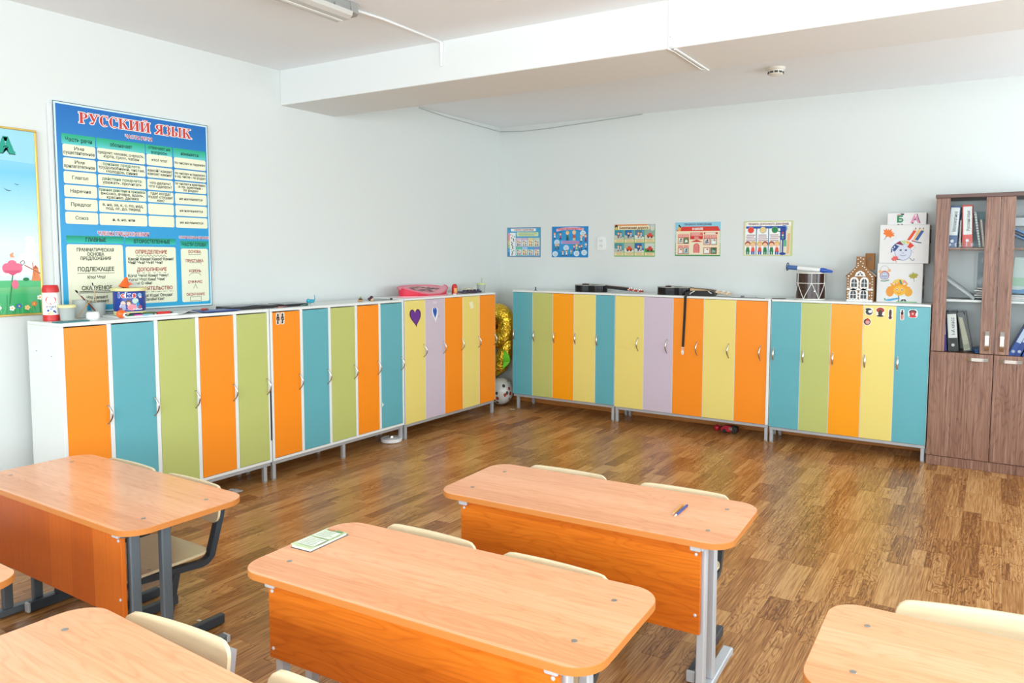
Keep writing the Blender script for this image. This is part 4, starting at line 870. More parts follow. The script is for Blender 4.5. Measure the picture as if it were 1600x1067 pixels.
nt.links.new(cr.outputs[0], nt.nodes['Principled BSDF'].inputs['Base Color']); nt.nodes['Principled BSDF'].inputs['Roughness'].default_value = 0.3
C = Canvas((0.0152, 0, 0), Y, Z, 0.0004)
C.rect(0.01, 0.01, MW-.01, MH-.01, SKY, 0); C.poly([(0.01, 0.90), (MW-.01, 0.855), (MW-.01, MH-.01), (0.01, MH-.01)], '9BD6E6', 1)
for x, y, r in ((0.80, 0.24, .05), (0.85, 0.31, .07), (0.868, 0.26, .06), (0.885, 0.36, .045), (0.74, 0.25, .045), (0.68, 0.27, .05), (0.60, 0.27, .05), (0.52, 0.30, .06), (0.4, 0.27, .05), (0.25, 0.3, .07), (0.87, 0.40, .035), (0.91, 0.43, .03)):
    C.el(x if x < .88 else .868, y, r*.75, r*.62, 'F4FAFA', 2)
C.rect(0.01, 0.16, MW-.01, 0.20, '58BE7E', 3)
C.text('А', 0.772, 0.944, 0.105, '0E5A50', 3, 0.092, 0.10); C.text('А', 0.772, 0.946, 0.105, '17A088', 4, 0.088, 0.07); C.rect(0.728, 0.906, 0.760, 0.915, '17A088', 5); C.rect(0.784, 0.906, 0.816, 0.915, '17A088', 5)
def bird(x, y, s_, c='2A3A48'): C.poly([(x-s_, y+s_*.55), (x-s_*.3, y+s_*.1), (x, y-s_*.05), (x+s_*.9, y-s_*.1), (x+s_*.2, y-s_*.28), (x-s_*.3, y-s_*.1)], c, 4)
bird(0.772, 0.70, 0.022); bird(0.816, 0.735, 0.015); bird(0.822, 0.70, 0.004)
for x, y in ((0.775, 0.268),):
    for dx, r in ((-.028, .028), (0, .036), (.028, .028)): C.el(x+dx, y+.01*(dx == 0), r*.75, r, 'E8718E', 5)
    C.poly([(x-.042, y-.012), (x+.046, y-.012), (x, y-.042)], 'D85A7C', 6); C.line([(x, y-.04), (x-.02, y-.2)], 0.006, '2F8A4A', 4)
C.el(0.785, 0.178, .017, .026, 'E8718E', 5)
C.poly([(0.765, 0.345), (0.785, 0.358), (0.78, 0.338), (0.792, 0.328), (0.768, 0.328)], 'F0A070', 5); C.line([(0.815, 0.302), (0.830, 0.312), (0.838, 0.298), (0.822, 0.282), (0.815, 0.302)], 0.003, '4A4A4A', 5)
WX = 0.895
C.poly([(WX-.028, 0.195), (WX+.018, 0.195), (WX+.008, 0.265), (WX-.016, 0.265)], 'E08A55', 5); C.poly([(WX-.02, 0.265), (WX+.01, 0.265), (WX-.005, 0.285)], 'B8603A', 5); C.line([(WX-.06, 0.285), (WX+.02, 0.235)], 0.005, 'B05A3A', 6); C.line([(WX-.02, 0.30), (WX-.01, 0.21)], 0.004, 'C87A55', 6)
C.el(0.84, 0.205, .016, .010, '1F7A4A', 5)
for x, y, c in ((0.765, 0.045, 'F6F6F0'), (0.80, 0.055, '3A6AB8'), (0.84, 0.045, 'F0C890'), (0.875, 0.065, 'E8824A'), (0.905, 0.10, 'F8F8F4'), (0.70, 0.05, 'F6F6F0'), (0.62, 0.06, 'E8718E'), (0.5, 0.05, 'F0C890')):
    for a in range(5): C.el(x+.009*math.cos(a*1.257), y+.009*math.sin(a*1.257), .006, .006, c, 5)
    C.el(x, y, .005, .005, 'E8C23A', 6); C.line([(x, y-.008), (x+.003, 0.012)], 0.002, '1F7A40', 4)
for i in range(26):
    x = 0.55+0.36*random.random(); C.line([(x, 0.012), (x+.03*(random.random()-.5), 0.05+.07*random.random())], 0.002, random.choice(('1F8A4A', '6FCB7A', '2FA05A')), 4)
C.put('meadow_print', mp)

# ---------------------------------------------------------------- things on top of the left lockers
ZL = 1.213
def prop(name, label, cat, x, y, z=ZL, rz=0, group=None): return root(name, label, cat, (x, y, z), rz, group)
RED = mat('red_plastic', (0.78, 0.035, 0.012), 0.3)
CLEAR = mat('milky_plastic', (0.62, 0.66, 0.62), 0.2); CLEAR.node_tree.nodes['Principled BSDF'].inputs['Alpha'].default_value = 0.55
g = prop('glue_bottle', 'tall white and red glue bottle at the end of the locker top', 'bottle', -4.56, 2.082)
put('body', MB().mat(mat('white_plastic', (0.86, 0.86, 0.86), 0.3)).lathe([(0.040, 0.02), (0.040, 0.018), (0.041, 0.135), (0.039, 0.155), (0.036, 0.162)], seg=28), g)
put('base_band', MB().mat(RED).lathe([(0.037, 0), (0.0408, 0.003), (0.0408, 0.034), (0.040, 0.036)], seg=28), g)
put('cap', MB().mat(RED).lathe([(0.0405, 0.160), (0.0405, 0.178), (0.036, 0.196), (0.034, 0.200), (0, 0.200)], seg=28), g)
def wrap(cx_deg, pts, r, z0):   # print wrapped round a cylinder: x -> angle
    return [((r)*math.cos(math.radians(cx_deg)+p[0]/r), (r)*math.sin(math.radians(cx_deg)+p[0]/r), z0+p[1]) for p in pts]
def wtext(mb, t_, cx_deg, r, z, s_, c, bold=0.03, wd=None):
    vs, fs = textgeo(t_, bold); x0, x1 = min(v[0] for v in vs), max(v[0] for v in vs); k_ = s_ if wd is None else wd/(x1-x0)
    mb.mat(flat(c)); mb.add(wrap(cx_deg, [((a-(x0+x1)/2)*k_, (b-.36)*s_) for a, b in vs], r, z), fs)
m = MB(); A0 = -25
def wband(mb, cx_deg, r, x0, x1, z0, z1, c, n=8):
    mb.mat(flat(c))
    for i in range(n):
        a, b = x0+(x1-x0)*i/n, x0+(x1-x0)*(i+1)/n; mb.add(wrap(cx_deg, [(a, z0), (b, z0), (b, z1), (a, z1)], r, 0), [(0, 1, 2, 3)])
m.mat(flat('D8281A')); m.add(wrap(A0, ell(0, 0, 0.026, 0.024, 20), 0.0413, 0.118), [tuple(range(20))])
wtext(m, 'ПВА', A0, 0.0417, 0.124, 0.017, 'F4F0EE', 0.05, 0.036); wband(m, A0, 0.0416, -0.022, 0.022, 0.107, 0.111, 'F4F0EE')
wtext(m, 'от 0 до 5', A0, 0.0414, 0.082, 0.014, '3A3A48', 0.03, 0.046)
for x, z, c, rr in ((-0.014, 0.06, '2A4A9A', .006), (0.014, 0.056, '2A4A9A', .006), (0, 0.068, '8AB0D8', .006), (0.0, 0.046, 'F0E4B0', .012), (0.02, 0.05, '2A3A6A', .004), (-0.012, 0.044, 'E8B08A', .006)): m.mat(flat(c)); m.add(wrap(A0, ell(x, 0, rr, rr, 10), 0.0415, z), [tuple(range(10))])
put('label_print', m.mesh('label_print', 0), g)
m = MB().mat(mat('teal_card', (0.02, 0.18, 0.20), 0.4)); m.box((0, 0, 0.003), (0.065, 0.165, 0.006), 0.001)
tag(put('teal_notebook', m, None, (-4.40, 2.105, ZL), 0.08), 'thin dark teal notebook lying flat before the glue bottle', 'notebook')
def cup(name, label, x, y, r, h, lid=None, taper=0.85, z=ZL):
    c = prop(name, label, 'cup', x, y, z)
    put('wall', MB().mat(CLEAR).lathe([(0, 0.002), (r*taper, 0.002), (r, h), (r*.95, h), (r*taper*.95, 0.005), (0, 0.005)], seg=24), c)
    if lid: put('lid', MB().mat(lid).lathe([(r*1.08, h-.008), (r*1.08, h+.004), (r*1.0, h+.007), (0, h+.006)], seg=24), c)
    return c
YEL = mat('pale_yellow_plastic', (0.82, 0.76, 0.36), 0.4)
cup('plastic_tub', 'clear plastic tub with a pale yellow lid', -4.50, 2.135, 0.040, 0.082, YEL)
cup('plastic_cup', 'empty milky plastic cup behind the yellow-lidded tub', -4.62, 2.262, 0.039, 0.105)
j = prop('white_jar', 'low round white jar in front of the brush cup', 'jar', -4.46, 2.25)
put('body', MB().mat(mat('white_plastic', (0.86, 0.86, 0.86), 0.3)).lathe([(0.026, 0), (0.033, 0.008), (0.034, 0.03), (0.029, 0.044), (0.0, 0.045)], seg=24), j)
bc = cup('brush_cup', 'milky plastic cup holding paint brushes', -4.63, 2.368, 0.040, 0.085)
def brush(label, a, b, c1, c2, r=0.003, name='paint_brush', cat='brush'):
    o = root(name, label, cat, a); a, b = Vector(a), Vector(b); d = b-a
    put('handle', MB().mat(c1 if not isinstance(c1, str) else flat(c1, 0.35)).tube([(0, 0, 0), d*.4, d*.78], r, 8, (1, 0.2, 0.1), scale=[.5, 1, .8]), o)
    put('ferrule', MB().mat(SATIN).tube([d*.78, d*.9], r*.85, 8, (1, 0.2, 0.1)), o)
    put('bristles', MB().mat(flat(c2, 0.8)).tube([d*.9, d*.96, d], r*1.1, 8, (1, 0.2, 0.1), scale=[.8, 1.1, .3]), o)
brush('dark red paint brush leaning steeply out of the cup', (-4.61, 2.365, ZL+.008), (-4.61, 2.235, ZL+0.165), '7A2A1E', '2A2420', 0.0045)
brush('thin pale paint brush standing upright in the cup', (-4.635, 2.375, ZL+.008), (-4.65, 2.35, ZL+0.205), 'D8B48A', '1A1A1A', 0.003)
tag(put('wooden_stick', MB().mat(flat('C89A5A')).tube([(-4.555, 2.21, ZL+.004), (-4.565, 2.29, ZL+0.105)], 0.0022, 6, (1, 0, 0))), 'thin wooden stick leaning behind the white jar', 'stick')
bu = prop('toy_bucket', 'blue printed toy bucket with pale yellow rim and base', 'bucket', -4.51, 2.487, ZL+0.0195)
BKT = mat('bucket_blue', (0.012, 0.045, 0.30), 0.35)
put('body', MB().mat(BKT).lathe([(0, 0.0), (0.080, 0.0), (0.085, 0.03), (0.086, 0.145), (0.083, 0.15), (0, 0.148)], seg=36), bu)
put('rim', MB().mat(YEL).lathe([(0.086, 0.134), (0.097, 0.136), (0.098, 0.150), (0.094, 0.154), (0.084, 0.152)], seg=36), bu)
put('base_band', MB().mat(YEL).lathe([(0.078, -0.012), (0.0855, -0.01), (0.0858, 0.014), (0.084, 0.015)], seg=36), bu)
m = MB(); A0 = -32; R_ = 0.0868
for t_, x, c in (('i', -0.052, 'F4F0EA'), ('c', -0.030, 'D8322A'), ('k', 0.000, 'F4F4FA'), ('s', 0.030, 'C83038')):
    vs, fs = textgeo(t_, 0.06)
    for off, cc, rr in ((0.10, 'F0F2FA', R_), (0.04, c if c[0] != 'F' else '1B3F9A', R_+.0004)):
        vs, fs = textgeo(t_, off); x0 = (min(v[0] for v in vs)+max(v[0] for v in vs))/2
        m.mat(flat(cc)); m.add(wrap(A0, [((a-x0)*.045+x, (b-.3)*.042) for a, b in vs], rr, 0.112), fs)
for x, z, rx, rz, c, l_ in ((0.062, 0.112, .014, .012, '8ABBE0', 0), (0.066, 0.100, .010, .006, 'F0D8D0', 1), (0, 0.045, 0.052, .022, 'E6EAF4', 0), (-0.03, 0.062, .014, .016, 'E8C8B4', 1), (-0.03, 0.04, .016, .02, '9AA6C8', 1), (0.0, 0.068, .014, .018, '6A4A3A', 1), (0.0, 0.062, .010, .012, 'F0C8B0', 2), (0.016, 0.04, .024, .02, 'E08A94', 2), (0.036, 0.078, .018, .016, 'BFD8C8', 1), (0.05, 0.052, .010, .02, '2A8AC8', 1), (0.062, 0.04, .014, .012, 'A85A6A', 2), (-0.045, 0.03, .012, .008, '8A3A4A', 2), (0.05, 0.028, .03, .005, 'F4F4F8', 2)):
    m.mat(flat(c)); m.add(wrap(A0, ell(x, 0, rx, rz, 12), R_+.0003*l_, z), [tuple(range(12))])
put('label_print', m.mesh('label_print', 0), bu)
cn = prop('orange_cone', 'bright orange plastic funnel standing on the toy bucket', 'funnel', -4.51, 2.455, ZL+0.172)
ORG = mat('orange_plastic', (0.90, 0.14, 0.015), 0.3)
put('cone', MB().mat(ORG).lathe([(0.03, 0), (0.028, 0.004), (0.009, 0.058), (0.004, 0.064), (0, 0.065)], seg=18, M=M3((0, 0, 0.003), 0, math.radians(-18))), cn)
put('fin', MB().mat(ORG).prism([(0, 0.002), (0.05, 0.022), (0.01, 0.045)], (-0.002, 0.005, 0), Y, Z, X, 0.004), cn)
m = MB().mat(CLEAR); m.prism([(0, 0), (0.075, 0), (0.078, 0.008), (0.015, 0.045), (0, 0.04)], (-4.54, 2.492, ZL+0.1745), Y, Z, X, 0.012)
tag(put('clear_wedge', m), 'clear plastic wedge lying on the toy bucket behind the funnel', 'plastic wedge')
b = prop('toy_ball', 'small orange-red toy ball with a white eye beside the bucket', 'ball', -4.395, 2.375, ZL+0.026)
put('body', MB().mat(ORG).ball((0, 0, 0), (0.024, 0.028, 0.0245)), b)
put('eye', MB().mat(flat('F4F4F0')).lathe([(0.013, 0), (0.011, 0.004), (0, 0.005)], seg=14, M=M3((0.021, 0.008, -0.004), 0, 0, PI/2)), b)
put('pupil', MB().mat(BLACK).lathe([(0.006, 0), (0.005, 0.003), (0, 0.003)], seg=12, M=M3((0.0262, 0.011, -0.004), 0, 0, PI/2)), b)
tr = prop('paper_tray', 'flat white tray under the toy bucket and felt pens', 'tray', -4.505, 2.545)
put('base', MB().mat(WHITE).box((0, 0, 0.003), (0.22, 0.34, 0.006), 0.001), tr)
put('rim', MB().mat(WHITE).sweep([(-0.108, -0.168, 0.006), (0.108, -0.168, 0.006), (0.108, 0.168, 0.006), (-0.108, 0.168, 0.006)], [(-.002, -.004), (.002, -.004), (.002, .004), (-.002, .004)], closed=True), tr)
for i, (lab, c, x, y, a) in enumerate((('green', '1F7A3A', -4.415, 2.43, 1.5), ('magenta', 'C84A9A', -4.408, 2.48, 1.3), ('dark purple', '2E2458', -4.418, 2.475, 1.62), ('teal green', '1F8A6A', -4.418, 2.53, 1.2), ('olive', '5A6A1A', -4.42, 2.56, 1.45), ('pale blue', '8AC0D8', -4.40, 2.54, 1.75))):
    pen('felt_pen', lab+' felt pen lying in the white tray', x, y, ZL+.0065+0.009*(i in (2, 4)), a, c, 0.0055, 0.085, '2A2A2A', 'felt pen')
pen('felt_pen', 'thick red felt pen lying just beyond the small felt pens', -4.42, 2.65, ZL+.0065, PI/2-0.05, 'D8281A', 0.009, 0.10, '2A2A2A', 'felt pen')
def sheet(name, label, cat, x, y, sx, sy, rz, col, curl=0.02, z=ZL, th=0.0012):
    G = [[(-sx/2+sx*i/6, -sy/2+sy*j/6, 0.001+curl*(i/6)*(1-abs(j/3-1))**2) for j in range(7)] for i in range(7)]
    return tag(put(name, MB().mat(flat(col)).slab(G[::-1], (0, 0, th)), None, (x, y, z), rz), label, cat)
sheet('paper_sheet', 'curled white paper sheet beside the red felt pen', 'paper', -4.46, 2.79, 0.12, 0.18, 0.2, 'EDEFEE', 0.022)
sheet('paper_sheet', 'flat pale sheet under the blue folder', 'paper', -4.50, 3.03, 0.20, 0.22, 0.0, 'DDE2E2', 0.004)
f = prop('blue_folder', 'flat dark blue folder on the white locker top', 'folder', -4.42, 3.00, ZL+0.0052); f2 = f
put('cover', MB().mat(mat('folder_blue', (0.015, 0.06, 0.33), 0.35)).box((0, 0, 0.003), (0.15, 0.25, 0.005), 0.001), f)
pen('felt_pen', 'red pen end lying on the blue folder', -4.46, 2.945, ZL+0.011, 1.4, 'B8382A', 0.006, 0.05, '5A1A1A', 'felt pen')
pen('pen', 'black pen lying on the pale sheet', -4.52, 2.93, ZL+0.004, 1.25, '2A2A2A', 0.004, 0.14, '8A8A8A')
def album(name, label, x, y, sx, sy, h, rz=0.0):
    a = prop(name, label, 'album', x, y, ZL, rz)
    put('block', MB().mat(mat('album_black', (0.014, 0.013, 0.015), 0.4)).box((0, 0, h/2), (sx, sy, h), 0.003), a)
    put('cover', MB().mat(mat('album_cover', (0.10, 0.105, 0.115), 0.25)).box((0, 0, h+0.0015), (sx*.98, sy*.98, 0.003), 0.001), a)
    return a
a_ = album('black_album', 'long black album lying under loose glossy sheets', -4.50, 3.29, 0.19, 0.36, 0.018, -0.02)
sheet('glossy_sheet', 'loose grey glossy sheet on the long black album', 'paper', -4.50, 3.28, 0.15, 0.26, 0.08, 'A8AEB6', 0.004, ZL+0.0215)
sheet('paper_sheet', 'pink paper sheet between the two black albums', 'paper', -4.47, 3.50, 0.15, 0.17, 0.3, 'E89AA0', 0.004)
album('black_album', 'shorter black album with a pale label, beside the pink paper', -4.50, 3.63, 0.18, 0.22, 0.016, 0.03)
t_ = prop('toy_dragonfly', 'small turquoise toy animal with thin raised tail', 'toy', -4.44, 3.80)
TQ = mat('turquoise_plastic', (0.02, 0.36, 0.50), 0.3)
m = MB().mat(TQ); m.ball((0, -0.005, 0.028), (0.016, 0.028, 0.014)); put('body', m, t_); put('head', MB().mat(TQ).ball((0.0, -0.036, 0.031), 0.016, 14, 8), t_)
for y in (-0.022, 0.014): put('leg', MB().mat(mat('wire_grey', (0.4, 0.42, 0.42), 0.4)).tube([(0, y, 0.02), (0.006, y, 0)], 0.002, 6, (1, 0, 0)), t_)
put('tail', MB().mat(TQ).tube([(0, 0.015, 0.03), (0, 0.026, 0.045), (0, 0.02, 0.075)], 0.004, 8, (1, 0, 0), scale=[1.2, .9, .4]), t_)
tag(put('green_twig', MB().mat(flat('5AA08A')).tube([(-4.40, 3.66, ZL+.004), (-4.41, 3.72, ZL+.010), (-4.416, 3.765, ZL+.014)], 0.003, 6, (1, 0, 0))), 'thin green strip lying before the turquoise toy', 'strip')
def blob(name, label, cat, x, y, parts, z=ZL):
    r = prop(name, label, cat, x, y, z)
    for n_, c_, rad, col in parts: put(n_, MB().mat(flat(col, 0.4)).ball(c_, rad, 12, 8), r)
blob('toy_figure', 'tiny brown and green clay figure', 'toy', -4.42, 4.265, [('body', (0, 0, 0.009), (0.02, 0.026, 0.009), 'C89A6A'), ('collar', (0, 0.002, 0.02), (0.014, 0.02, 0.007), '4A3426'), ('top', (0, 0.003, 0.032), (0.008, 0.008, 0.010), '7FA86A')])
blob('toy_figure', 'tiny dark figure with a pale orange foot', 'toy', -4.42, 4.37, [('body', (0, 0, 0.016), (0.014, 0.02, 0.015), '4A2A34'), ('head', (0, 0.018, 0.032), (0.012, 0.014, 0.010), '3A1E28'), ('foot', (0.01, 0.014, 0.009), (0.010, 0.018, 0.009), 'E8B880')])
tag(put('bottle_stopper', MB().mat(BLACK).lathe([(0.010, 0), (0.010, 0.012), (0.006, 0.016), (0, 0.016)], (-4.40, 4.595, ZL), 12)), 'tiny black stopper near the pink basket', 'stopper')
sheet('paper_sheet', 'grey sheets lying between the tiny figures and the pink basket', 'paper', -4.50, 4.53, 0.16, 0.22, 0.05, 'B4BABA', 0.003)
# pink collapsible basket
pb = prop('pink_basket', 'collapsed round pink mesh basket with a red zip band', 'basket', -4.49, 5.10, 1.220, 0.04)
PK = mat('pink_mesh', (0.86, 0.36, 0.42), 0.6); HR = mat('hot_red_fabric', (0.78, 0.03, 0.07), 0.5)
S_ = Matrix.Diagonal((0.42, 1, 1, 1))
def tilt(x, y, z=0.0): return (x, y, 0.056+z-0.26*x+0.16*max(0, abs(y)-0.10)*(1 if x > 0 else .3))
N_ = 48; RIM = [(0.132*math.cos(2*PI*i/N_), 0.305*math.sin(2*PI*i/N_)) for i in range(N_)]
m = MB().mat(PK); vs = [tilt(x*q, y*q, z+.006*(1-q)) for q, z in ((1, 0.0), (0.7, 0.0), (0.35, 0.002)) for x, y in RIM]+[tilt(0, 0, 0.008)]
fs = [(r*N_+i, r*N_+(i+1) % N_, (r+1)*N_+(i+1) % N_, (r+1)*N_+i) for r in range(2) for i in range(N_)]+[(2*N_+i, 2*N_+(i+1) % N_, 3*N_) for i in range(N_)]
m.add(vs, fs); put('lid', m, pb)
m = MB().mat(HR); k = N_
m.add([(x*.97, y*.96, 0.010) for x, y in RIM]+[(x*1.01, y*.985, 0.5*tilt(x, y)[2]) for x, y in RIM]+[tilt(x*.985, y*.985, -0.003) for x, y in RIM], [(r*k+i, r*k+(i+1) % k, (r+1)*k+(i+1) % k, (r+1)*k+i) for r in range(2) for i in range(k)]); put('side_band', m, pb)
m = MB().mat(PK); m.prism([(x*1.03, y*1.03) for x, y in RIM], (0, 0, 0), X, Y, Z, 0.010); put('base', m, pb)
put('rim_wire', MB().mat(mat('pink_rim', (0.80, 0.16, 0.22), 0.5)).tube([tilt(x*1.02, y*1.02) for x, y in RIM], 0.006, 6, closed=True), pb)
m = MB()
for i in range(26):
    a = 2.399*i; r_ = 0.62*math.sqrt((i+.5)/26); x, y = .12*r_*math.cos(a), .28*r_*math.sin(a); m.mat(flat(('8A6A70', 'C89A8A', 'B86A78', '6A5A66', 'EEC4BC', '5A505C')[i % 6]))
    m.add([tilt(x+p, y+q, .0075) for p, q in ((-.013, -.030), (.014, -.020), (.013, .034), (-.010, .024))], [(0, 1, 2, 3)])
put('printed_pattern', m.mesh('printed_pattern', 0), pb)
rb = prop('red_bottle', 'small red glue bottle beside the pink basket', 'bottle', -4.42, 5.46, 1.220)
put('body', MB().mat(RED).lathe([(0.027, 0), (0.028, 0.004), (0.026, 0.075), (0.024, 0.08), (0.020, 0.081)], seg=20), rb)
put('cap', MB().mat(RED).lathe([(0.023, 0.081), (0.022, 0.088), (0.012, 0.098), (0, 0.099)], seg=20), rb)
m = MB(); wband(m, -30, 0.0275, -0.014, 0.018, 0.012, 0.06, 'E8B05A'); put('label', m.mesh('label', 0), rb)
tag(put('eraser', MB().mat(flat('F0E8E4')).box((-4.37, 5.40, 1.226), (0.02, 0.04, 0.012), 0.003)), 'small white eraser between the pink basket and the red bottle', 'eraser')
pl = prop('paint_palette', 'dark purple paint palette with cloth on top', 'palette', -4.46, 5.74, 1.220)
put('plate', MB().mat(mat('palette_purple', (0.05, 0.025, 0.07), 0.4)).prism(rrect(-0.06, -0.15, 0.06, 0.15, 0.05, 6), (0, 0, 0.008), X, Y, Z, 0.012), pl)
put('foot', MB().mat(mat('palette_purple', (0.05, 0.025, 0.07), 0.4)).box((0, 0, 0.004), (0.05, 0.18, 0.008), 0.002), pl)
for i in range(5): put('paint_well', MB().mat(flat(('3A2A4A', '2A2030', '5A2A4A', '2A2A3A', '4A3A5A')[i])).lathe([(0.014, 0), (0.016, 0.012), (0.012, 0.014), (0, 0.008)], (0.02, -0.11+0.055*i, 0.02), 14), pl)
tag(put('folded_cloth', MB().mat(flat('E6E2C8', 0.8)).slab([[(-4.52+0.06*i/5, 5.69+0.13*j/5, 1.2405+0.012*math.sin(i*1.3+j)**2+0.006) for j in range(6)] for i in range(6)][::-1], (0, 0, 0.012))), 'crumpled cream cloth behind the paint palette', 'cloth')
sheet('paper_sheet', 'patterned paper sheet under the paint palette edge', 'paper', -4.41, 5.66, 0.10, 0.16, 0.2, 'B8B4A0', 0.004, 1.220)
pc = cup('paint_cup', 'pale green rimmed paint cup with a brush', -4.47, 5.94, 0.045, 0.085, z=1.220)
put('green_rim', MB().mat(mat('lime_plastic', (0.58, 0.70, 0.28), 0.4)).lathe([(0.0455, 0.076), (0.050, 0.078), (0.050, 0.090), (0.044, 0.090)], seg=24), pc)
brush('pale handled brush standing in the green rimmed cup', (-4.47, 5.935, 1.228), (-4.48, 5.975, 1.40), 'A8B09A', 'D8D8C8', 0.005)

# ---------------------------------------------------------------- things on top of the right lockers
ZR = 1.235
def guitar(label, x, y, ln, hb, bw, neck_m, head_m, strap=False):
    g = root('guitar', label, 'guitar', (x, y, ZR))
    bl = ln*0.47; top = []
    n = 40
    for i in range(n):
        a = 2*PI*i/n; c = math.cos(a); w_ = (0.5-0.10*c)*(1-0.22*math.exp(-((c-0.15)/0.33)**2)); top.append((bl/2+bl/2*c, bw*w_*math.sin(a)*1.0))
    sh = mat('guitar_black', (0.008, 0.008, 0.009), 0.10, spec=0.22)
    put('body', MB().mat(sh).prism(top, (0, 0, 0.002), X, Y, Z, hb-.004), g)
    for z, nm in ((hb-0.002, 'soundboard'), (0.0, 'back_plate')): put(nm, MB().mat(sh if z < .01 else mat('soundboard', (0.018, 0.016, 0.015), 0.15)).prism([(p*1.004-.0005, q*1.01) for p, q in top], (0, 0, z), X, Y, Z, 0.003), g)
    put('binding', MB().mat(flat('D8D2C4', 0.4)).tube([(p*1.006-.001, q*1.012, hb-.003) for p, q in top], 0.0014, 5, closed=True), g)
    put('sound_hole', MB().mat(BLACK).cyl((bl*0.62, 0, hb+.001), bw*.14, 0.001, 20), g)
    put('bridge', MB().mat(mat('rosewood', (0.08, 0.035, 0.02), 0.4)).box((bl*0.3, 0, hb+.006), (0.02, bw*.42, 0.01), 0.002), g)
    nx1 = ln*0.80; dz = -0.020
    G = [[(bl*.92+(nx1-bl*.92)*i/6, -0.022+0.044*j/2, hb-.004+dz*i/6) for j in range(3)] for i in range(7)]
    put('neck', MB().mat(neck_m).slab(G[::-1], lambda p: Vector((0, 0, -0.024 if p[0] > bl*1.02 else -0.028))), g)
    put('fretboard', MB().mat(mat('rosewood', (0.08, 0.035, 0.02), 0.4)).slab([[(p[0], p[1], p[2]+.001) for p in r] for r in G], (0, 0, 0.004)), g)
    hz = hb+dz-.020
    hd = put('headstock', MB().mat(head_m).prism([(nx1-.004, -.024), (nx1+.01, -.036), (ln, -.034), (ln-.006, 0), (ln, .034), (nx1+.01, .036), (nx1-.004, .024)], (0, 0, hz), X, Y, Z, 0.016, M=Matrix.Translation((nx1, 0, hz)) @ Matrix.Rotation(math.radians(7), 4, 'Y') @ Matrix.Translation((-nx1, 0, -hz))), g)
    for q in (-1, 1):
        for i in range(3):
            xx_ = nx1+.022+i*(ln-nx1-.04)/2; pz = hz-.122*(xx_-nx1)
            put('tuning_peg', MB().mat(SATIN).cyl((xx_, q*.022, pz+.012), 0.004, 0.016, 8).mat(flat('E8E2D8')).box((xx_, q*.047, pz+.008), (0.012, 0.018, 0.010), 0.003).mesh('tuning_peg'), hd)
    m = MB().mat(SATIN)
    for i in range(6): m.tube([(bl*.3, -.017+.0068*i, hb+.012), (nx1, -.017+.0068*i, hb+dz+.006)], 0.0008, 4)
    tag(put('strings', m, g), kind='stuff')
    return g
REDW = mat('red_lacquer', (0.45, 0.03, 0.02), 0.25); NAT = mat('natural_maple', (0.72, 0.47, 0.25), 0.35)
guitar('glossy black guitar lying on its back, red headstock', -3.665, 6.47, 0.72, 0.068, 0.27, BLACK, REDW)
g2 = guitar('black guitar with a natural maple neck, lying on its back', -2.765, 6.45, 0.70, 0.072, 0.24, NAT, NAT)
m = MB().mat(mat('strap_web', (0.02, 0.018, 0.018), 0.8))
st_ = prop('guitar_strap', 'black strap hanging down in front of the orange locker door', 'strap', -2.425, 6.27, ZR)
put('webbing', m.bar([(0.02, 0.06, 0.003), (0.01, -0.004, 0.004), (0.004, -0.012, -0.004), (-0.002, -0.010, -0.20), (-0.012, -0.010, -0.46)], 0.022, 0.003, (0, -1, 0)), st_)
for z in (-0.468, -0.482): put('keeper', MB().mat(flat('E8E4DC')).box((-0.013, -0.010, z), (0.030, 0.006, 0.006), 0.001), st_)
m = MB().mat(flat('F0ECE2')); m.prism([(-.012, 0), (.012, 0), (.012, -.03), (0, -.045), (-.012, -.03)], (-0.014, -0.0085, -0.492), X, Z, -Y, 0.003); put('end_tab', m, st_)
put('hole', MB().mat(BLACK).cyl((-0.014, -0.0116, -0.518), 0.003, 0.001, 8, ax='y'), st_)
cs = prop('black_pouch', 'glossy black pouch with white piping under the maple guitar neck', 'pouch', -2.315, 6.385, ZR)
put('body', MB().mat(mat('pouch_black', (0.012, 0.012, 0.013), 0.25)).prism([(-.15, 0.002), (.12, 0.0), (.135, .02), (.125, .042), (.09, .05), (-.08, .046), (-.15, .03)], (0, -.03, 0), X, Z, Y, 0.07), cs)
for p_ in ([(-.105, -.032, .006), (-.09, -.032, .026), (-.055, -.032, .044)], [(.075, -.032, .044), (.09, -.032, .036), (.105, -.032, .026)]): put('piping', MB().mat(flat('F2F2EE')).tube(p_, 0.0035, 6, (0, 1, 0)), cs)  # white streaks put the highlights of the glossy pouch into colour
sheet('ruler', 'long thin grey ruler lying near the pouch', 'ruler', -1.93, 6.31, 0.42, 0.03, 0.0, '6A6E74', 0.0, ZR, 0.004)
sheet('paper_sheet', 'white sheet lying behind the grey ruler', 'paper', -1.98, 6.42, 0.30, 0.16, 0.05, 'E2E4E4', 0.006, ZR)
tag(put('grey_clip', MB().mat(flat('7A7E84')).box((-1.92, 6.33, ZR+.0115), (0.03, 0.02, 0.013), 0.003)), 'small grey clip standing on the ruler', 'clip')
tag(put('dark_bolt', MB().mat(flat('3A3E44')).lathe([(0.016, 0), (0.016, 0.006), (0.006, 0.007), (0.006, 0.034), (0, 0.035)], (-4.07, 6.33, ZR), 12)), 'tiny dark upright peg on the corner locker unit', 'peg')
pen('pencil', 'dark pencil lying at the edge beside the drum', -1.60, 6.33, ZR, 0.15, '4A3A3A', 0.004, 0.12, '2A2A2A', 'pencil')
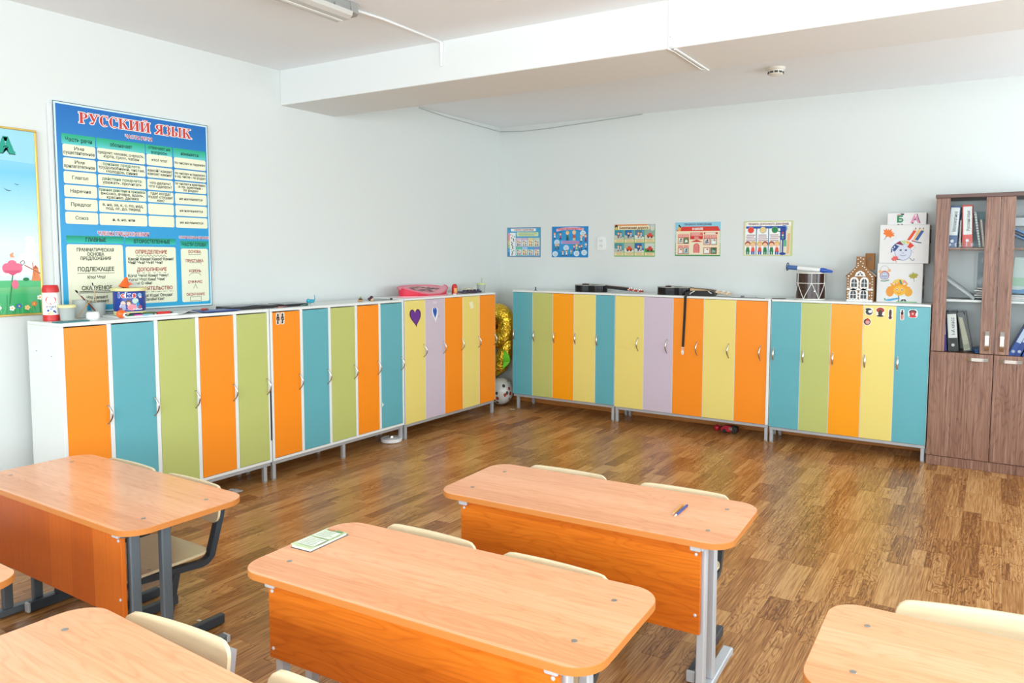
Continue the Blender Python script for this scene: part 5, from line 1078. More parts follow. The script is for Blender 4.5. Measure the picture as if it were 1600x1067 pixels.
# drum
DRX, DRY, DRH, DRR = -1.368, 6.44, 0.232, 0.118
dr = prop('drum', 'dark brown wooden drum laced with white cord', 'drum', DRX, DRY, ZR)
put('shell', MB().mat(wood('drum_walnut', (0.018, 0.008, 0.006), (0.045, 0.018, 0.013), (0.10, 0.045, 0.03), 'x', 0.2, 0, 1.0)).lathe([(DRR, 0.006), (DRR, DRH-.006)], seg=40), dr)
for z in (0.0, DRH-.012): put('hoop', MB().mat(flat('DCD8CE', 0.4)).lathe([(DRR-.004, 0), (DRR+.0045, 0.001), (DRR+.0045, .011), (DRR-.004, .012)], (0, 0, z), 40), dr)
for z in (0.001, DRH-.004): put('skin', MB().mat(flat('E8E2D4')).cyl((0, 0, z), DRR-.003, 0.003, 36), dr)
CORD = mat('white_cord', (0.78, 0.76, 0.70), 0.7)
put('belt_cord', MB().mat(CORD).tube([((DRR+.002)*math.cos(2*PI*i/40), (DRR+.002)*math.sin(2*PI*i/40), 0.14) for i in range(40)], 0.0035, 6, closed=True), dr)
for k in range(6):
    a = math.radians(-75+60*k); pt = lambda d, z: ((DRR+.004)*math.cos(a+math.radians(d)), (DRR+.004)*math.sin(a+math.radians(d)), z)
    put('cord', MB().mat(CORD).tube([pt(0, DRH-.006), pt(0, 0.14)], 0.003, 6, (0, 1, 0.1)), dr)
    put('cord', MB().mat(CORD).tube([pt(30*q/4, 0.14-0.13*q/4) for q in range(5)], 0.003, 6, (0, 1, 0.1)), dr)
    put('cord', MB().mat(CORD).tube([pt(-30*q/4, 0.14-0.13*q/4) for q in range(5)], 0.003, 6, (0, 1, 0.1)), dr)
put('eyelet', MB().mat(CHROME).cyl((DRR*math.cos(math.radians(-62)), DRR*math.sin(math.radians(-62)), 0.075), 0.008, 0.006, 12, 0.002, ax='y'), dr)
tb = root('toy_blower', 'white tube with a dark ring and a blue tip, resting across the drum', 'toy', (DRX, DRY-0.06, ZR+DRH+0.0255), 0, None); tb.rotation_euler = (0, math.radians(4.5), 0)
WTU = mat('white_plastic', (0.86, 0.86, 0.86), 0.3); BTU = mat('royal_blue_plastic', (0.02, 0.09, 0.45), 0.25)
put('tube', MB().mat(WTU).lathe([(0.014, -0.17), (0.019, -0.16), (0.016, 0.085), (0.012, 0.09)], seg=20, ax='x'), tb)
put('sleeve', MB().mat(mat('sleeve_blue', (0.06, 0.14, 0.36), 0.4)).lathe([(0.0185, -0.185), (0.0195, -0.18), (0.0190, -0.10), (0.0175, -0.098)], seg=20, ax='x'), tb)
put('ring', MB().mat(mat('ring_dark', (0.05, 0.06, 0.10), 0.3)).tube([(-0.185+.010*math.cos(2*PI*i/24), 0.006, 0.004+.032*math.sin(2*PI*i/24)) for i in range(24)], 0.004, 8, (0, 1, 0), closed=True), tb)
put('tip', MB().mat(BTU).lathe([(0.012, 0.085), (0.020, 0.09), (0.021, 0.115), (0.012, 0.15), (0.010, 0.175), (0.003, 0.188), (0, 0.19)], seg=16, ax='x'), tb)
put('trigger', MB().mat(BTU).prism([(0.12, -.018), (0.18, -.016), (0.185, -.008), (0.13, 0)], (0, -.004, 0), X, Z, Y, .008), tb)
# gingerbread-style house
hs = prop('cardboard_house', 'little brown cardboard house with white icing windows and chimney', 'toy house', -1.072, 6.385, ZR)
BRN = mat('brown_card', (0.30, 0.145, 0.05), 0.7); BRN2 = mat('brown_card_dark', (0.27, 0.115, 0.03), 0.7); ICE = mat('white_icing', (0.86, 0.85, 0.82), 0.5); DKW = mat('window_dark', (0.012, 0.012, 0.016), 0.3)
HWd, HEv, HAp = 0.208, 0.205, 0.335
fac = [(0, 0), (HWd, 0), (HWd, HEv), (0.143, 0.29), (0.138, 0.365), (0.071, 0.365), (0.067, 0.285), (0, HEv)]
put('front_wall', MB().mat(BRN).prism(fac, (0, 0.006, 0), X, Z, -Y, 0.006), hs)
put('rear_wall', MB().mat(BRN).prism([(0, 0), (HWd, 0), (HWd, HEv), (HWd/2, 0.30), (0, HEv)], (0, 0.14, 0), X, Z, -Y, 0.005), hs)
for x in (0.001, HWd-.005): put('side_wall', MB().mat(BRN).box((x+.002, 0.07, HEv/2), (0.004, 0.126, HEv)), hs)
put('roof_panel', MB().mat(BRN2).prism([(-0.008, HEv-.004), (HWd/2, 0.302), (HWd/2, 0.308), (-0.008, HEv+.004)], (0, 0.008, 0), X, Z, Y, 0.15), hs)
rp = put('roof_panel', MB().mat(BRN2).prism([(HWd+.008, HEv-.004), (HWd/2, 0.302), (HWd/2, 0.308), (HWd+.008, HEv+.004)], (0, 0.008, 0), X, Z, Y, 0.15), hs)
sl = Vector((HWd/2+.008, 0, HEv-.305)); sl_n = Vector((-sl.z, 0, sl.x)).normalized()
for i in range(5):
    for j in range(6):
        o_ = Vector((HWd/2, 0.012+0.0245*j, 0.309))+sl*(i/5+.02); put('shingle', MB().mat(mat('pale_shingle', (0.50, 0.47, 0.42), 0.6)).prism([(0, 0), (0.022, 0), (0.022, .7), (0.011, 1.0), (0, .7)], o_+sl_n*.0005, Y, sl*.23, sl_n, 0.0018), rp)
chb = put('chimney', MB().mat(BRN2).box((0.165, 0.075, 0.325), (0.068, 0.06, 0.135), 0.001), hs)
put('chimney_hole', MB().mat(DKW).cyl((0.165, 0.0445, 0.345), 0.010, 0.001, 14, ax='y'), chb)
def arch(x0, x1, z0, z1, n=8):
    r_ = (x1-x0)/2; cx = (x0+x1)/2; return [(x0, z0), (x1, z0)]+[(cx+r_*math.cos(PI*i/n), z1-r_+r_*math.sin(PI*i/n)) for i in range(n+1)]
for cx, cz in ((0.060, 0.118), (0.137, 0.118), (0.055, 0.024), (0.134, 0.024)):
    w_ = put('window', MB().mat(ICE).prism(arch(cx-.033, cx+.033, cz-.008, cz+.082), (0, -0.0002, 0), X, Z, -Y, 0.003), hs); w_['label'] = 'arched white icing window'
    for x0, x1, z0, z1, top in ((cx-.022, cx-.002, cz, cz+.030, 0), (cx+.002, cx+.022, cz, cz+.030, 0), (cx-.022, cx-.002, cz+.035, cz+.068, -1), (cx+.002, cx+.022, cz+.035, cz+.068, 1)):
        pl_ = [(x0, z0), (x1, z0), (x1, z1), (x0, z1)] if not top else ([(x0, z0), (x1, z0), (x1, z1), (x0+.010, z1-.006), (x0+.003, z1-.015)] if top < 0 else [(x0, z0), (x1, z0), (x1-.003, z1-.015), (x1-.010, z1-.006), (x0, z1)])
        put('pane', MB().mat(DKW).prism(pl_, (0, -0.0034, 0), X, Z, -Y, 0.0006), w_)
gw = put('gable_window', MB().mat(ICE).prism([(.062, .205), (.146, .205), (.135, .235), (.112, .25), (.096, .25), (.073, .235)], (0, -.0002, 0), X, Z, -Y, .003), hs)
for t_ in ([(.078, .214), (.098, .214), (.096, .232)], [(.110, .214), (.130, .214), (.112, .232)], [(.098, .240), (.110, .240), (.104, .222)]): put('pane', MB().mat(DKW).prism(t_, (0, -.0034, 0), X, Z, -Y, .0006), gw)
m = MB().mat(ICE)
for a, b in ((0.0, 0.012), (0.092, 0.104)): m.prism([(0.004, a), (HWd-.004, a), (HWd-.004, b)]+[(HWd-.004-(HWd-.008)*i/16, b+.007*(i % 2)) for i in range(17)]+[(0.004, b)], (0, -.0002, 0), X, Z, -Y, .003)
tag(put('icing_rows', m, hs), kind='stuff')
m = MB().mat(ICE)
for x, z in [(.012, .03+.022*i) for i in range(9)]+[(.196, .03+.022*i) for i in range(9)]+[(.018+.014*i, .206+.018*i) for i in range(5)]+[(.19-.014*i, .206+.018*i) for i in range(5)]+[(.084, .31), (.122, .31), (.103, .325), (.083, .343), (.124, .345), (.103, .355), (.085, .292), (.118, .288)]+[(.097, .13), (.096, .16), (.094, .04), (.095, .065), (.18, .15), (.178, .05), (.018, .06), (.18, .22)]: m.lathe([(.0055, 0), (.004, .003), (0, .0038)], seg=8, M=M3((x, -.0002, z), 0, PI/2))
tag(put('icing_dots', m, hs), kind='stuff')
# decorated white boxes
BXW = mat('box_white', (0.80, 0.80, 0.79), 0.5); BXS = mat('box_side', (0.50, 0.46, 0.46), 0.6)
def wbox(label, x0, x1, y0, y1, z0, z1):
    b = prop('cardboard_box', label, 'box', x0, y0, z0)
    put('carton', MB().mat(BXW).box(((x1-x0)/2, (y1-y0)/2, (z1-z0)/2), (x1-x0, y1-y0, z1-z0), 0.002), b)
    lid = put('lid_flap', MB().mat(BXW).box(((x1-x0)/2, (y1-y0)/2, z1-z0+.0015), (x1-x0-.004, y1-y0-.004, 0.003), 0.001), b)
    sp_ = Canvas((x1-x0, 0, 0), Y, Z, 0.0004); return b, Canvas((0, 0, 0), X, Z, 0.0004), sp_, x1-x0, z1-z0, y1-y0
def leaf(C, cx, cy, s_, col, k, rot=0.0):
    P = [(0, 1), (.16, .52), (.40, .70), (.36, .38), (.78, .62), (.66, .30), (1, .22), (.62, -.12), (.70, -.38), (.22, -.36), (.05, -.62), (-.05, -.62), (-.22, -.36), (-.70, -.38), (-.62, -.12), (-1, .22), (-.66, .30), (-.78, .62), (-.36, .38), (-.40, .70), (-.16, .52)]
    ca, sa = math.cos(rot), math.sin(rot); C.poly([(cx+s_*(a*ca-b_*sa), cy+s_*(a*sa+b_*ca)) for a, b_ in P], col, k)
    C.line([(cx+s_*.5*sa, cy-s_*.5*ca), (cx+s_*1.15*sa, cy-s_*1.15*ca)], s_*.10, '8A8F94' if k < 3 else col, k)
b, C, S, W_, H_, D_ = wbox('white box at the bottom of the stack, smiling yellow maple leaf on its front', -0.848, -0.514, 6.445, 6.625, ZR, ZR+0.311)
C.el(0.055, 0.215, .036, .038, 'C8503A', 1); C.el(0.055, 0.212, .031, .033, 'B9C4DA', 2); C.el(0.09, 0.255, .014, .012, 'F0B87A', 1); C.el(0.022, 0.245, .012, .014, 'F0B87A', 1)
C.line([(0.055+.036*math.cos(PI*i/12), 0.245+.048*math.sin(PI*i/12)) for i in range(13)], .0025, '9A9EA8', 1); C.line([(0.035, .205), (.05, .211), (.075, .208)], .003, '5A6078', 4); C.line([(0.05, .193), (.058, .190), (.066, .195)], .003, '5A6078', 4); C.el(.048, .222, .004, .005, 'F4F4F8', 4); C.el(.062, .224, .004, .005, 'F4F4F8', 4)
C.line([(.028, .172), (.055, .168), (.09, .178)], .008, '5A9A8A', 3)
leaf(C, 0.268, 0.212, .038, 'B0A83A', 2, 0.15)
leaf(C, 0.165, 0.105, .085, 'F0A428', 2, 0.0); C.el(.17, .095, .045, .040, 'F6BC3C', 4); C.el(.235, .085, .03, .035, 'F0AC34', 3); C.el(.10, .085, .03, .04, 'EE9A34', 3)
C.poly([(.112, .150), (.13, .178), (.165, .190), (.205, .180), (.228, .155), (.2, .16), (.165, .165), (.14, .155)], 'F0C85A', 5); C.poly([(.205, .182), (.228, .155), (.215, .152), (.19, .17)], 'E89A8A', 6); C.poly([(.165, .182), (.178, .18), (.19, .145), (.176, .148)], '3A8A6A', 6)
for x in (.152, .188): C.el(x, .104, .007, .009, 'F4F0E8', 6); C.el(x, .103, .004, .006, '3A3A5A', 7)
C.line([(.15, .08), (.165, .073), (.185, .078)], .003, 'A8602A', 6)
C.poly([(.07, .012), (.075, .022), (.17, .040), (.175, .030), (.10, .010)], '4AA8D8', 6); C.poly([(.065, .035), (.058, .028), (.062, .014), (.08, .016), (.068, .022)], '3A9A6A', 6); C.rect(.178, .026, .222, .045, 'F0F0EC', 6); C.poly([(.18, .012), (.19, .026), (.215, .028), (.224, .012), (.21, .012), (.205, .020), (.195, .012)], '2A2A30', 7); C.rect(.15, .003, .30, .009, '5AB86A', 5)
C.put('front_print', b); S.poly([(.05, .16), (.11, .22), (.15, .21), (.15, .14), (.09, .12)], '2E2426', 1); S.el(.10, .075, .05, .05, '3A2A2A', 1); S.el(.11, .075, .03, .035, '9A4A3A', 2); S.rect(.012, .09, .02, .11, '2A2A2A', 1); S.put('side_print', b)
b, C, S, W_, H_, D_ = wbox('white box in the middle of the stack, face under a rainbow umbrella on its front', -0.838, -0.478, 6.44, 6.62, ZR+0.314, ZR+0.618)
leaf(C, 0.062, 0.235, .050, 'F07A22', 2, -0.55)
for x, c, t_ in ((.250, 'E2502E', -.18), (.280, 'EFC47A', -.05), (.305, '2F5FA0', -.16)):
    C.poly([(x-.012+t_*.1-.02, .185), (x+.010+t_*.1-.02, .180), (x+.016, .255), (x-.004, .262)], c, 2); C.poly([(x+.016, .255), (x-.004, .262), (x+.012, .286)], 'F2D8A8', 3); C.poly([(x+.006, .272), (x+.014, .268), (x+.012, .286)], '2A2A2A', 4)
C.line([(.235, .178), (.275, .168), (.305, .162)], .007, '3A3F58', 3); C.line([(.235, .180), (.26, .174)], .007, 'C8402E', 4)
C.el(.175, .088, .062, .066, '9AA4C4', 1, 24); C.el(.175, .090, .058, .062, 'D6DCEC', 2, 24)
for x in (.157, .195): C.poly([(x-.010, .108), (x+.008, .112), (x+.008, .100), (x-.002, .097)], '3A4068', 4)
C.line([(.152, .068), (.168, .060), (.185, .060), (.20, .068)], .0035, '6A7090', 4); C.el(.176, .082, .008, .005, 'B0B8D0', 4)
UM = [(.085, .085), (.092, .125), (.115, .155), (.15, .178), (.19, .182), (.225, .168), (.255, .140)]
for i, c in enumerate(('1F3F80', '2A4A8A', '8A2A4A', 'B8D89A', 'F0B44A', 'EE6A22')): C.poly([UM[i], UM[i+1], (.175-.03+.012*i+.01, .135+.004*i)] if i > 1 else [UM[i], UM[i+1], (.145, .135), (.12, .10)], c, 3)
C.poly([UM[5], UM[6], (.225, .118), (.205, .130)], 'E2421E', 4)
for x, y, r in ((.12, .172, .022), (.145, .190, .018), (.09, .155, .016), (.255, .165, .022), (.235, .178, .016)): C.el(x, y, r, r*.75, 'E8ECF6', 2)
for x, y in ((.10, .115), (.112, .13), (.10, .098)): C.el(x, y, .005, .006, 'F4F4FA', 5)
C.line([(.225, .045), (.238, .028), (.25, .022), (.258, .03), (.256, .04)], .005, '6A7088', 4); leaf(C, .118, .035, .030, 'E8605A', 4, 0.4); C.line([(.13, .03), (.16, .028)], .004, '4A4058', 5)
for x, y in ((.24, .10), (.252, .11), (.248, .088), (.262, .125)): C.el(x, y, .003, .004, 'A8B4D0', 3)
C.put('front_print', b); S.rect(.06, .16, .16, .27, '4A1A1A', 1); S.rect(.08, .18, .14, .25, '8A2A20', 2); S.rect(.01, .08, .016, .13, '7A6A70', 1); S.put('side_print', b)
b, C, S, W_, H_, D_ = wbox('flat white box topmost of the stack, letters on its front', -0.788, -0.506, 6.455, 6.61, ZR+0.621, ZR+0.713)
C.text('Б', .094, .046, .070, '1F8A5A', 2, .046, .05); C.poly([(.068, .074), (.082, .086), (.092, .080), (.086, .072)], 'D88A9A', 3); C.poly([(.09, .088), (.122, .088), (.118, .076), (.10, .078)], '3A3A40', 3); C.el(.099, .036, .007, .007, 'E8F0E8', 4); C.el(.099, .036, .004, .004, '1F5A40', 5)
C.text('А', .205, .046, .082, 'E89AC0', 2, .076, .06); C.el(.185, .012, .006, .005, '2A2A2A', 4); C.poly([(.195, .035), (.206, .052), (.205, .034)], '2A2A2A', 4); C.line([(.215, .085), (.238, .010)], .004, '3A2A34', 4)
C.rect(.075, .001, .09, .006, '2A2A2A', 2); C.rect(.10, .001, .115, .006, '2A2A2A', 2)
C.put('front_print', b); S.rect(.03, .01, .14, .085, 'A8A4A4', 1); S.put('side_print', b)

# ---------------------------------------------------------------- balloons in the corner
FOIL = bpy.data.materials.new('gold_foil'); FOIL.use_nodes = True; nt = FOIL.node_tree; pb_ = nt.nodes['Principled BSDF']
pb_.inputs['Base Color'].default_value = (0.80, 0.50, 0.045, 1); pb_.inputs['Metallic'].default_value = 1; pb_.inputs['Roughness'].default_value = 0.16
vo = nt.nodes.new('ShaderNodeTexNoise'); vo.inputs['Scale'].default_value = 26; vo.inputs['Detail'].default_value = 3; vo.inputs['Distortion'].default_value = 1.5
bp = nt.nodes.new('ShaderNodeBump'); bp.inputs['Strength'].default_value = 0.8; bp.inputs['Distance'].default_value = 0.02
tc = nt.nodes.new('ShaderNodeTexCoord'); nt.links.new(tc.outputs['Object'], vo.inputs['Vector']); nt.links.new(vo.outputs['Fac'], bp.inputs['Height']); nt.links.new(bp.outputs['Normal'], pb_.inputs['Normal'])
ba = root('number_balloon', 'gold foil number balloon standing wrinkled in the room corner', 'balloon', (-4.525, 6.335, 0.27), math.radians(22))
def puff(path, r, closed, n=14):
    N_ = len(path); sc_ = [(1+0.06*math.sin(i*2.1)+0.04*math.sin(i*5.3))*(1 if closed else min(1, .35+2.2*min(i, N_-1-i)/N_)) for i in range(N_)]
    return MB().mat(FOIL).tube(path, r, n, (0, 1, 0), closed, sc_ if not closed else None)
m = puff([(0.098*math.cos(2*PI*i/30)-.02, 0, 0.575+0.145*math.sin(2*PI*i/30)) for i in range(30)], 0.098, True); put('upper_loop', m.mesh('upper_loop', 60), ba)
m = puff([(0.085, 0, 0.56), (0.09, 0, 0.46), (0.075, 0.0, 0.36), (0.05, 0, 0.26), (0.0, 0, 0.16), (-0.07, 0, 0.095), (-0.14, 0, 0.10), (-0.18, 0, 0.15)], 0.092, False); put('lower_arm', m.mesh('lower_arm', 60), ba)
tl = put('foil_tail', MB().mat(mat('green_foil', (0.16, 0.55, 0.03), 0.25)).slab([[(0.06+0.075*j/4*math.sin(PI*i/8)+.01*i/8, -0.110-.012*math.sin(i*1.7), 0.13+0.21*i/8) for j in range(5)] for i in range(9)], (0, .002, 0)), ba); tl['label'] = 'bright green foil leaf'
LEAFM = bpy.data.materials.new('leaf_print_balloon'); LEAFM.use_nodes = True; nt = LEAFM.node_tree; pb_ = nt.nodes['Principled BSDF']; pb_.inputs['Roughness'].default_value = 0.2
vo = nt.nodes.new('ShaderNodeTexVoronoi'); vo.inputs['Scale'].default_value = 24; tc = nt.nodes.new('ShaderNodeTexCoord'); mp_ = nt.nodes.new('ShaderNodeMapping'); mp_.inputs['Scale'].default_value = (1, 1, .75); mp_.inputs['Rotation'].default_value = (.4, .5, 0)
nt.links.new(tc.outputs['Object'], mp_.inputs['Vector']); nt.links.new(mp_.outputs[0], vo.inputs['Vector'])
lt = nt.nodes.new('ShaderNodeMath'); lt.operation = 'LESS_THAN'; lt.inputs[1].default_value = 0.40; nt.links.new(vo.outputs['Distance'], lt.inputs[0])
cr = nt.nodes.new('ShaderNodeValToRGB'); cr.color_ramp.interpolation = 'CONSTANT'; sx_ = nt.nodes.new('ShaderNodeSeparateColor'); nt.links.new(vo.outputs['Color'], sx_.inputs[0]); nt.links.new(sx_.outputs[0], cr.inputs[0])
cr.color_ramp.elements[0].color = (.35, .05, .03, 1); cr.color_ramp.elements[1].position = .35; cr.color_ramp.elements[1].color = (.04, .045, .05, 1); e = cr.color_ramp.elements.new(.65); e.color = (.62, .60, .55, 1)
mx_ = nt.nodes.new('ShaderNodeMix'); mx_.data_type = 'RGBA'; mx_.inputs['A'].default_value = (.62, .61, .56, 1); nt.links.new(lt.outputs[0], mx_.inputs['Factor']); nt.links.new(cr.outputs[0], mx_.inputs['B']); nt.links.new(mx_.outputs['Result'], pb_.inputs['Base Color'])
wb = root('printed_balloon', 'white balloon printed with dark and red leaves, under the gold balloon', 'balloon', (-4.52, 6.34, 0.0))
put('skin', MB().mat(LEAFM).ball((0, 0, 0.150), (0.145, 0.14, 0.146), 28, 18), wb)
put('knot', MB().mat(flat('C8C4B8')).lathe([(0.004, 0), (0.012, 0.006), (0.005, 0.012), (0.008, 0.02)], (0, 0, 0.283), 10), wb)

# ---------------------------------------------------------------- inside the cabinet
cxw = lambda x: CX0+x
def binder(label, x, y, z, w_, h, d_, col, tilt_=0.0, lab=None, txt=None, ring='8A8A90', lab_h=(0.30, 0.96)):
    b = root('ring_binder', label, 'binder', (x, y, z)); b.rotation_euler = (0, tilt_, 0)
    cm = mat('binder_'+col, col, 0.35); t = .003
    put('spine', MB().mat(cm).box((w_/2, t/2, h/2), (w_, t, h), 0.001), b)
    for xx_ in (t/2, w_-t/2): put('cover', MB().mat(cm).box((xx_, d_/2+t, h/2), (t, d_, h), 0.001), b)
    put('pages', MB().mat(flat('DADADA')).box((w_/2, d_/2, h/2+.002), (w_*.55, d_*.85, h*.93)), b)
    put('ring', MB().mat(flat(ring, 0.3)).lathe([(0.006, 0), (0.0115, 0), (0.0115, .002), (0.006, .002)], seg=18, M=M3((w_/2, 0, h*.16), 0, PI/2)), b)
    put('finger_hole', MB().mat(flat('2A1A20')).lathe([(0.0065, 0), (0.0065, .0008), (0, .0008)], seg=14, M=M3((w_/2, 0, h*.16), 0, PI/2)), b)
    if lab:
        C = Canvas((0, 0, 0), X, Z, 0.0004); C.rect(w_*.1, h*lab_h[0], w_*.94, h*lab_h[1], lab, 1)
        if txt: C.text(txt, w_*.58, h*(lab_h[0]+lab_h[1])/2, w_*.46, '2A2A2E', 2, h*(lab_h[1]-lab_h[0])*.72, .01, PI/2)
        C.put('spine_label', b)['label'] = 'white spine label with dark lettering' if txt else 'pale blank spine label'
    return b
Z1, Z2, Z3 = 0.878, 1.283, 1.674
binder('blue binder with a white mathematics spine label on the top shelf', -0.352, 6.335, Z3, 0.070, 0.315, 0.195, '2F4F8A', math.radians(3), 'F0F2F4', 'Математика', 'D8D8E0')
binder('orange-red binder with a white Russian language spine label on the top shelf', -0.245, 6.335, Z3, 0.068, 0.318, 0.195, 'D8361A', math.radians(-2), 'F2F2F2', 'Русский язык', 'E0E0E6')
def book(name, label, x, y, z, w_, h, d_, col, tilt_=0.0, pages='E8E6DE', rings=None):
    b = root(name, label, 'book', (x, y, z)); b.rotation_euler = (0, tilt_, 0)
    put('pages', MB().mat(flat(pages)).box((w_/2, d_/2+.002, h/2), (w_*.7, d_-.004, h*.97)), b)
    for xx_ in (w_*.08, w_*.92): put('cover', MB().mat(mat('book_'+col, col, 0.35)).box((xx_, d_/2, h/2), (w_*.14, d_, h), 0.0006), b)
    if rings:
        m = MB().mat(flat(rings, 0.3))
        for i in range(13): m.tube([(w_/2+w_*.62*math.cos(2*PI*k/8), -.004+.008*math.sin(2*PI*k/8), h*(.05+.9*i/12)) for k in range(8)], .0014, 4, (0, 0, 1), closed=True)
        tag(put('spiral', m, b), kind='stuff')
    return b
book('magazine', 'dark red magazine squeezed between the blue and orange binders', -0.269, 6.36, Z3, 0.014, 0.21, 0.17, '7A1A1E', 0.0)
book('spiral_notebook', 'grey spiral notebook leaning beside the orange binder', -0.136, 6.34, Z3, 0.016, 0.27, 0.19, 'B8BCC0', math.radians(-9), rings='4A4A4E')
book('spiral_notebook', 'dark blue spiral notebook with orange coils leaning at the divider', -0.112, 6.33, Z3, 0.018, 0.21, 0.18, '22345A', math.radians(-7), rings='D89A4A')
nt_ = Canvas((0, 0, 0), X, Z, 0.0004)
dg = root('shelf_digits', 'row of white reversed digits printed along the top glass shelf edge', 'digits', (-0.33, 6.285, Z3-.002))
put('strip', MB().mat(GLASS).box((0.095, 0, 0.022), (0.22, 0.002, 0.044)), dg)
C = Canvas((0, -0.0012, 0), X, Z, 0.0003)
for i, d_ in enumerate('43210'): C.text(d_, 0.008+0.036*i, 0.022, 0.036, 'DCE0EC', 1, None, .01, 0, True)  # white mirrored digits on a clear strip before the shelf
C.put('digits_print', dg)
tf = root('turquoise_folder', 'turquoise and grey folders lying behind the binders on the top shelf', 'folder', (-0.33, 6.54, Z3))
put('cover', MB().mat(mat('dull_teal', (0.16, 0.33, 0.36), 0.4)).box((0.135, 0.035, 0.14), (0.26, 0.03, 0.27), 0.002), tf); put('label_band', MB().mat(flat('A8B4BA')).box((0.135, 0.0185, 0.16), (0.25, 0.003, 0.07)), tf)
gf = root('grey_folder', 'grey folder leaning diagonally on the middle shelf', 'folder', (-0.150, 6.34, Z2+.004)); gf.rotation_euler = (0, math.radians(-52), 0)
put('cover', MB().mat(mat('folder_grey', (0.22, 0.23, 0.24), 0.35)).box((-0.011, 0.11, 0.125), (0.004, 0.22, 0.26), 0.001), gf); put('pages', MB().mat(flat('C4C6C8')).box((0.001, 0.11, 0.12), (0.018, 0.20, 0.24)), gf); put('flap', MB().mat(mat('folder_light', (0.45, 0.47, 0.48), 0.35)).box((0.013, 0.11, 0.13), (0.003, 0.22, 0.27), 0.001), gf)
for i in range(5):
    m = MB().mat(flat(('D4D4D2', 'E6E4E0', 'CFC8C8', 'E8E8E6', 'D8D6D0')[i])); sx = 0.14+0.02*(i % 2); m.slab([[(-sx/2+sx*a/5, -.11+.22*b/3, .006*math.sin(a*.9+i)*(a/5)) for b in range(4)] for a in range(6)][::-1], (0, 0, .010))
    tag(put('paper_stack', m, None, (-0.075+0.006*(i % 3), 6.46, Z2+.010+.0175*i), 0.03*(i-2)), '%s bundle of loose papers in the pile on the middle shelf' % ('lowest', 'second lowest', 'middle', 'second highest', 'topmost')[i], 'papers', 'loose papers piled on the middle shelf')
fr = root('standing_frame', 'white edged picture standing behind the papers on the middle shelf', 'picture', (-0.16, 6.57, Z2+.002))
put('frame', MB().mat(flat('E4E6E6')).box((0.065, 0.012, 0.185), (0.13, 0.016, 0.37), 0.002), fr); C = Canvas((0, 0.0035, 0), X, Z, .0004); C.rect(.018, .02, .125, .355, '9AA8B2', 1)
for i in range(12): C.el(.03+.08*random.random(), .04+.29*random.random(), .018, .02, random.choice(('B8C4CC', '8A98A4', 'C8D0D2')), 2)
C.put('picture_print', fr)
binder('purple binder at the side of the bottom glass shelf', -0.372, 6.34, Z1, 0.055, 0.30, 0.25, '4A3A9A', math.radians(-4), 'D8D4E8', None, '2A2448', (0.42, 0.93))
binder('black binder with a white vertical label beside the purple binder', -0.308, 6.34, Z1, 0.072, 0.305, 0.25, '1C1B1D', math.radians(-5), 'F2F2F0', '1-А класс', 'D8D8D8', (0.34, 0.94))
bh = root('magazine_holder', 'grey transparent file holder with papers, leaning', 'file holder', (-0.203, 6.345, Z1+.002)); bh.rotation_euler = (0, math.radians(-11), 0)
put('shell', MB().mat(mat('smoke_plastic', (0.10, 0.105, 0.11), 0.25)).prism([(0, 0), (.05, 0), (.05, .28), (.034, .30), (0, .30)], (0, .02, 0), X, Z, Y, .22), bh)
put('papers', MB().mat(flat('BDBCA6')).prism([(.004, .01), (.046, .01), (.044, .10), (.030, .26), (.006, .27)], (0, .0185, 0), X, Z, -Y, .002), bh)
m = MB().mat(flat('4A4A44'))
for i in range(3): m.tube([(.006, .0155, .03+.012*i), (.022, .0155, .022+.012*i), (.044, .0155, .034+.012*i)], .0012, 4, (0, 1, 0))
put('sheet_edges', m, bh)
put('outer_wall', MB().mat(mat('smoke_plastic_light', (0.20, 0.205, 0.21), 0.3)).prism([(.052, 0), (.056, 0), (.056, .30), (.052, .30)], (0, .015, 0), X, Z, Y, .225), bh)
f3 = root('blue_folder', 'small blue folder lying on the bottom glass shelf', 'folder', (-0.100, 6.37, Z1+.009), 0.3); f3.rotation_euler = (0, math.radians(-8), 0.3)
for i in range(2): put('cover', MB().mat(mat('folder_blue2', (0.03, 0.11, 0.30), 0.35)).box((0, 0, .010+.014*i), (.10, .16, .011), .002), f3)
for i, (x, t_, c) in enumerate(((0.085, 0.42, '1F4FA8'), (0.125, 0.40, '163E92'), (0.175, 0.36, '2458B4'))): binder(('front', 'middle', 'rear')[i]+' blue binder of the slanted row behind the second glass door' , x, 6.34, Z1+.002, 0.036, 0.25, 0.24, c, t_, 'C8D8F0' if i < 2 else None, None, 'B8C0D0', (0.45, 0.95))
binder('black binder lying behind the slanted blue binders', 0.265, 6.34, Z1+.002, 0.060, 0.24, 0.24, '17171A', 0.25, None, None, 'E0E0E0')
for i in range(3): tag(put('blue_workbook', MB().mat(mat('workbook_%d' % i, ('2A6AA8', '1A2A4A', '3A7AC0')[i], .35)).box((0, 0, 0), (0.20, 0.22, .012), .001)), ('lowest', 'middle', 'topmost')[i]+' workbook of the slanted blue pile behind the second glass door', 'book', 'slanted blue workbooks'); bpy.context.scene.collection.objects[-1].location = (0.155, 6.46, Z3+.060+.022*i); bpy.context.scene.collection.objects[-1].rotation_euler = (0, .45, 0)
sheet('paper_bag', 'crumpled white paper bag on the top shelf behind the second glass door', 'bag', 0.17, 6.50, 0.20, 0.12, 0.1, 'DCDEDE', 0.05, Z3+.16, 0.06)
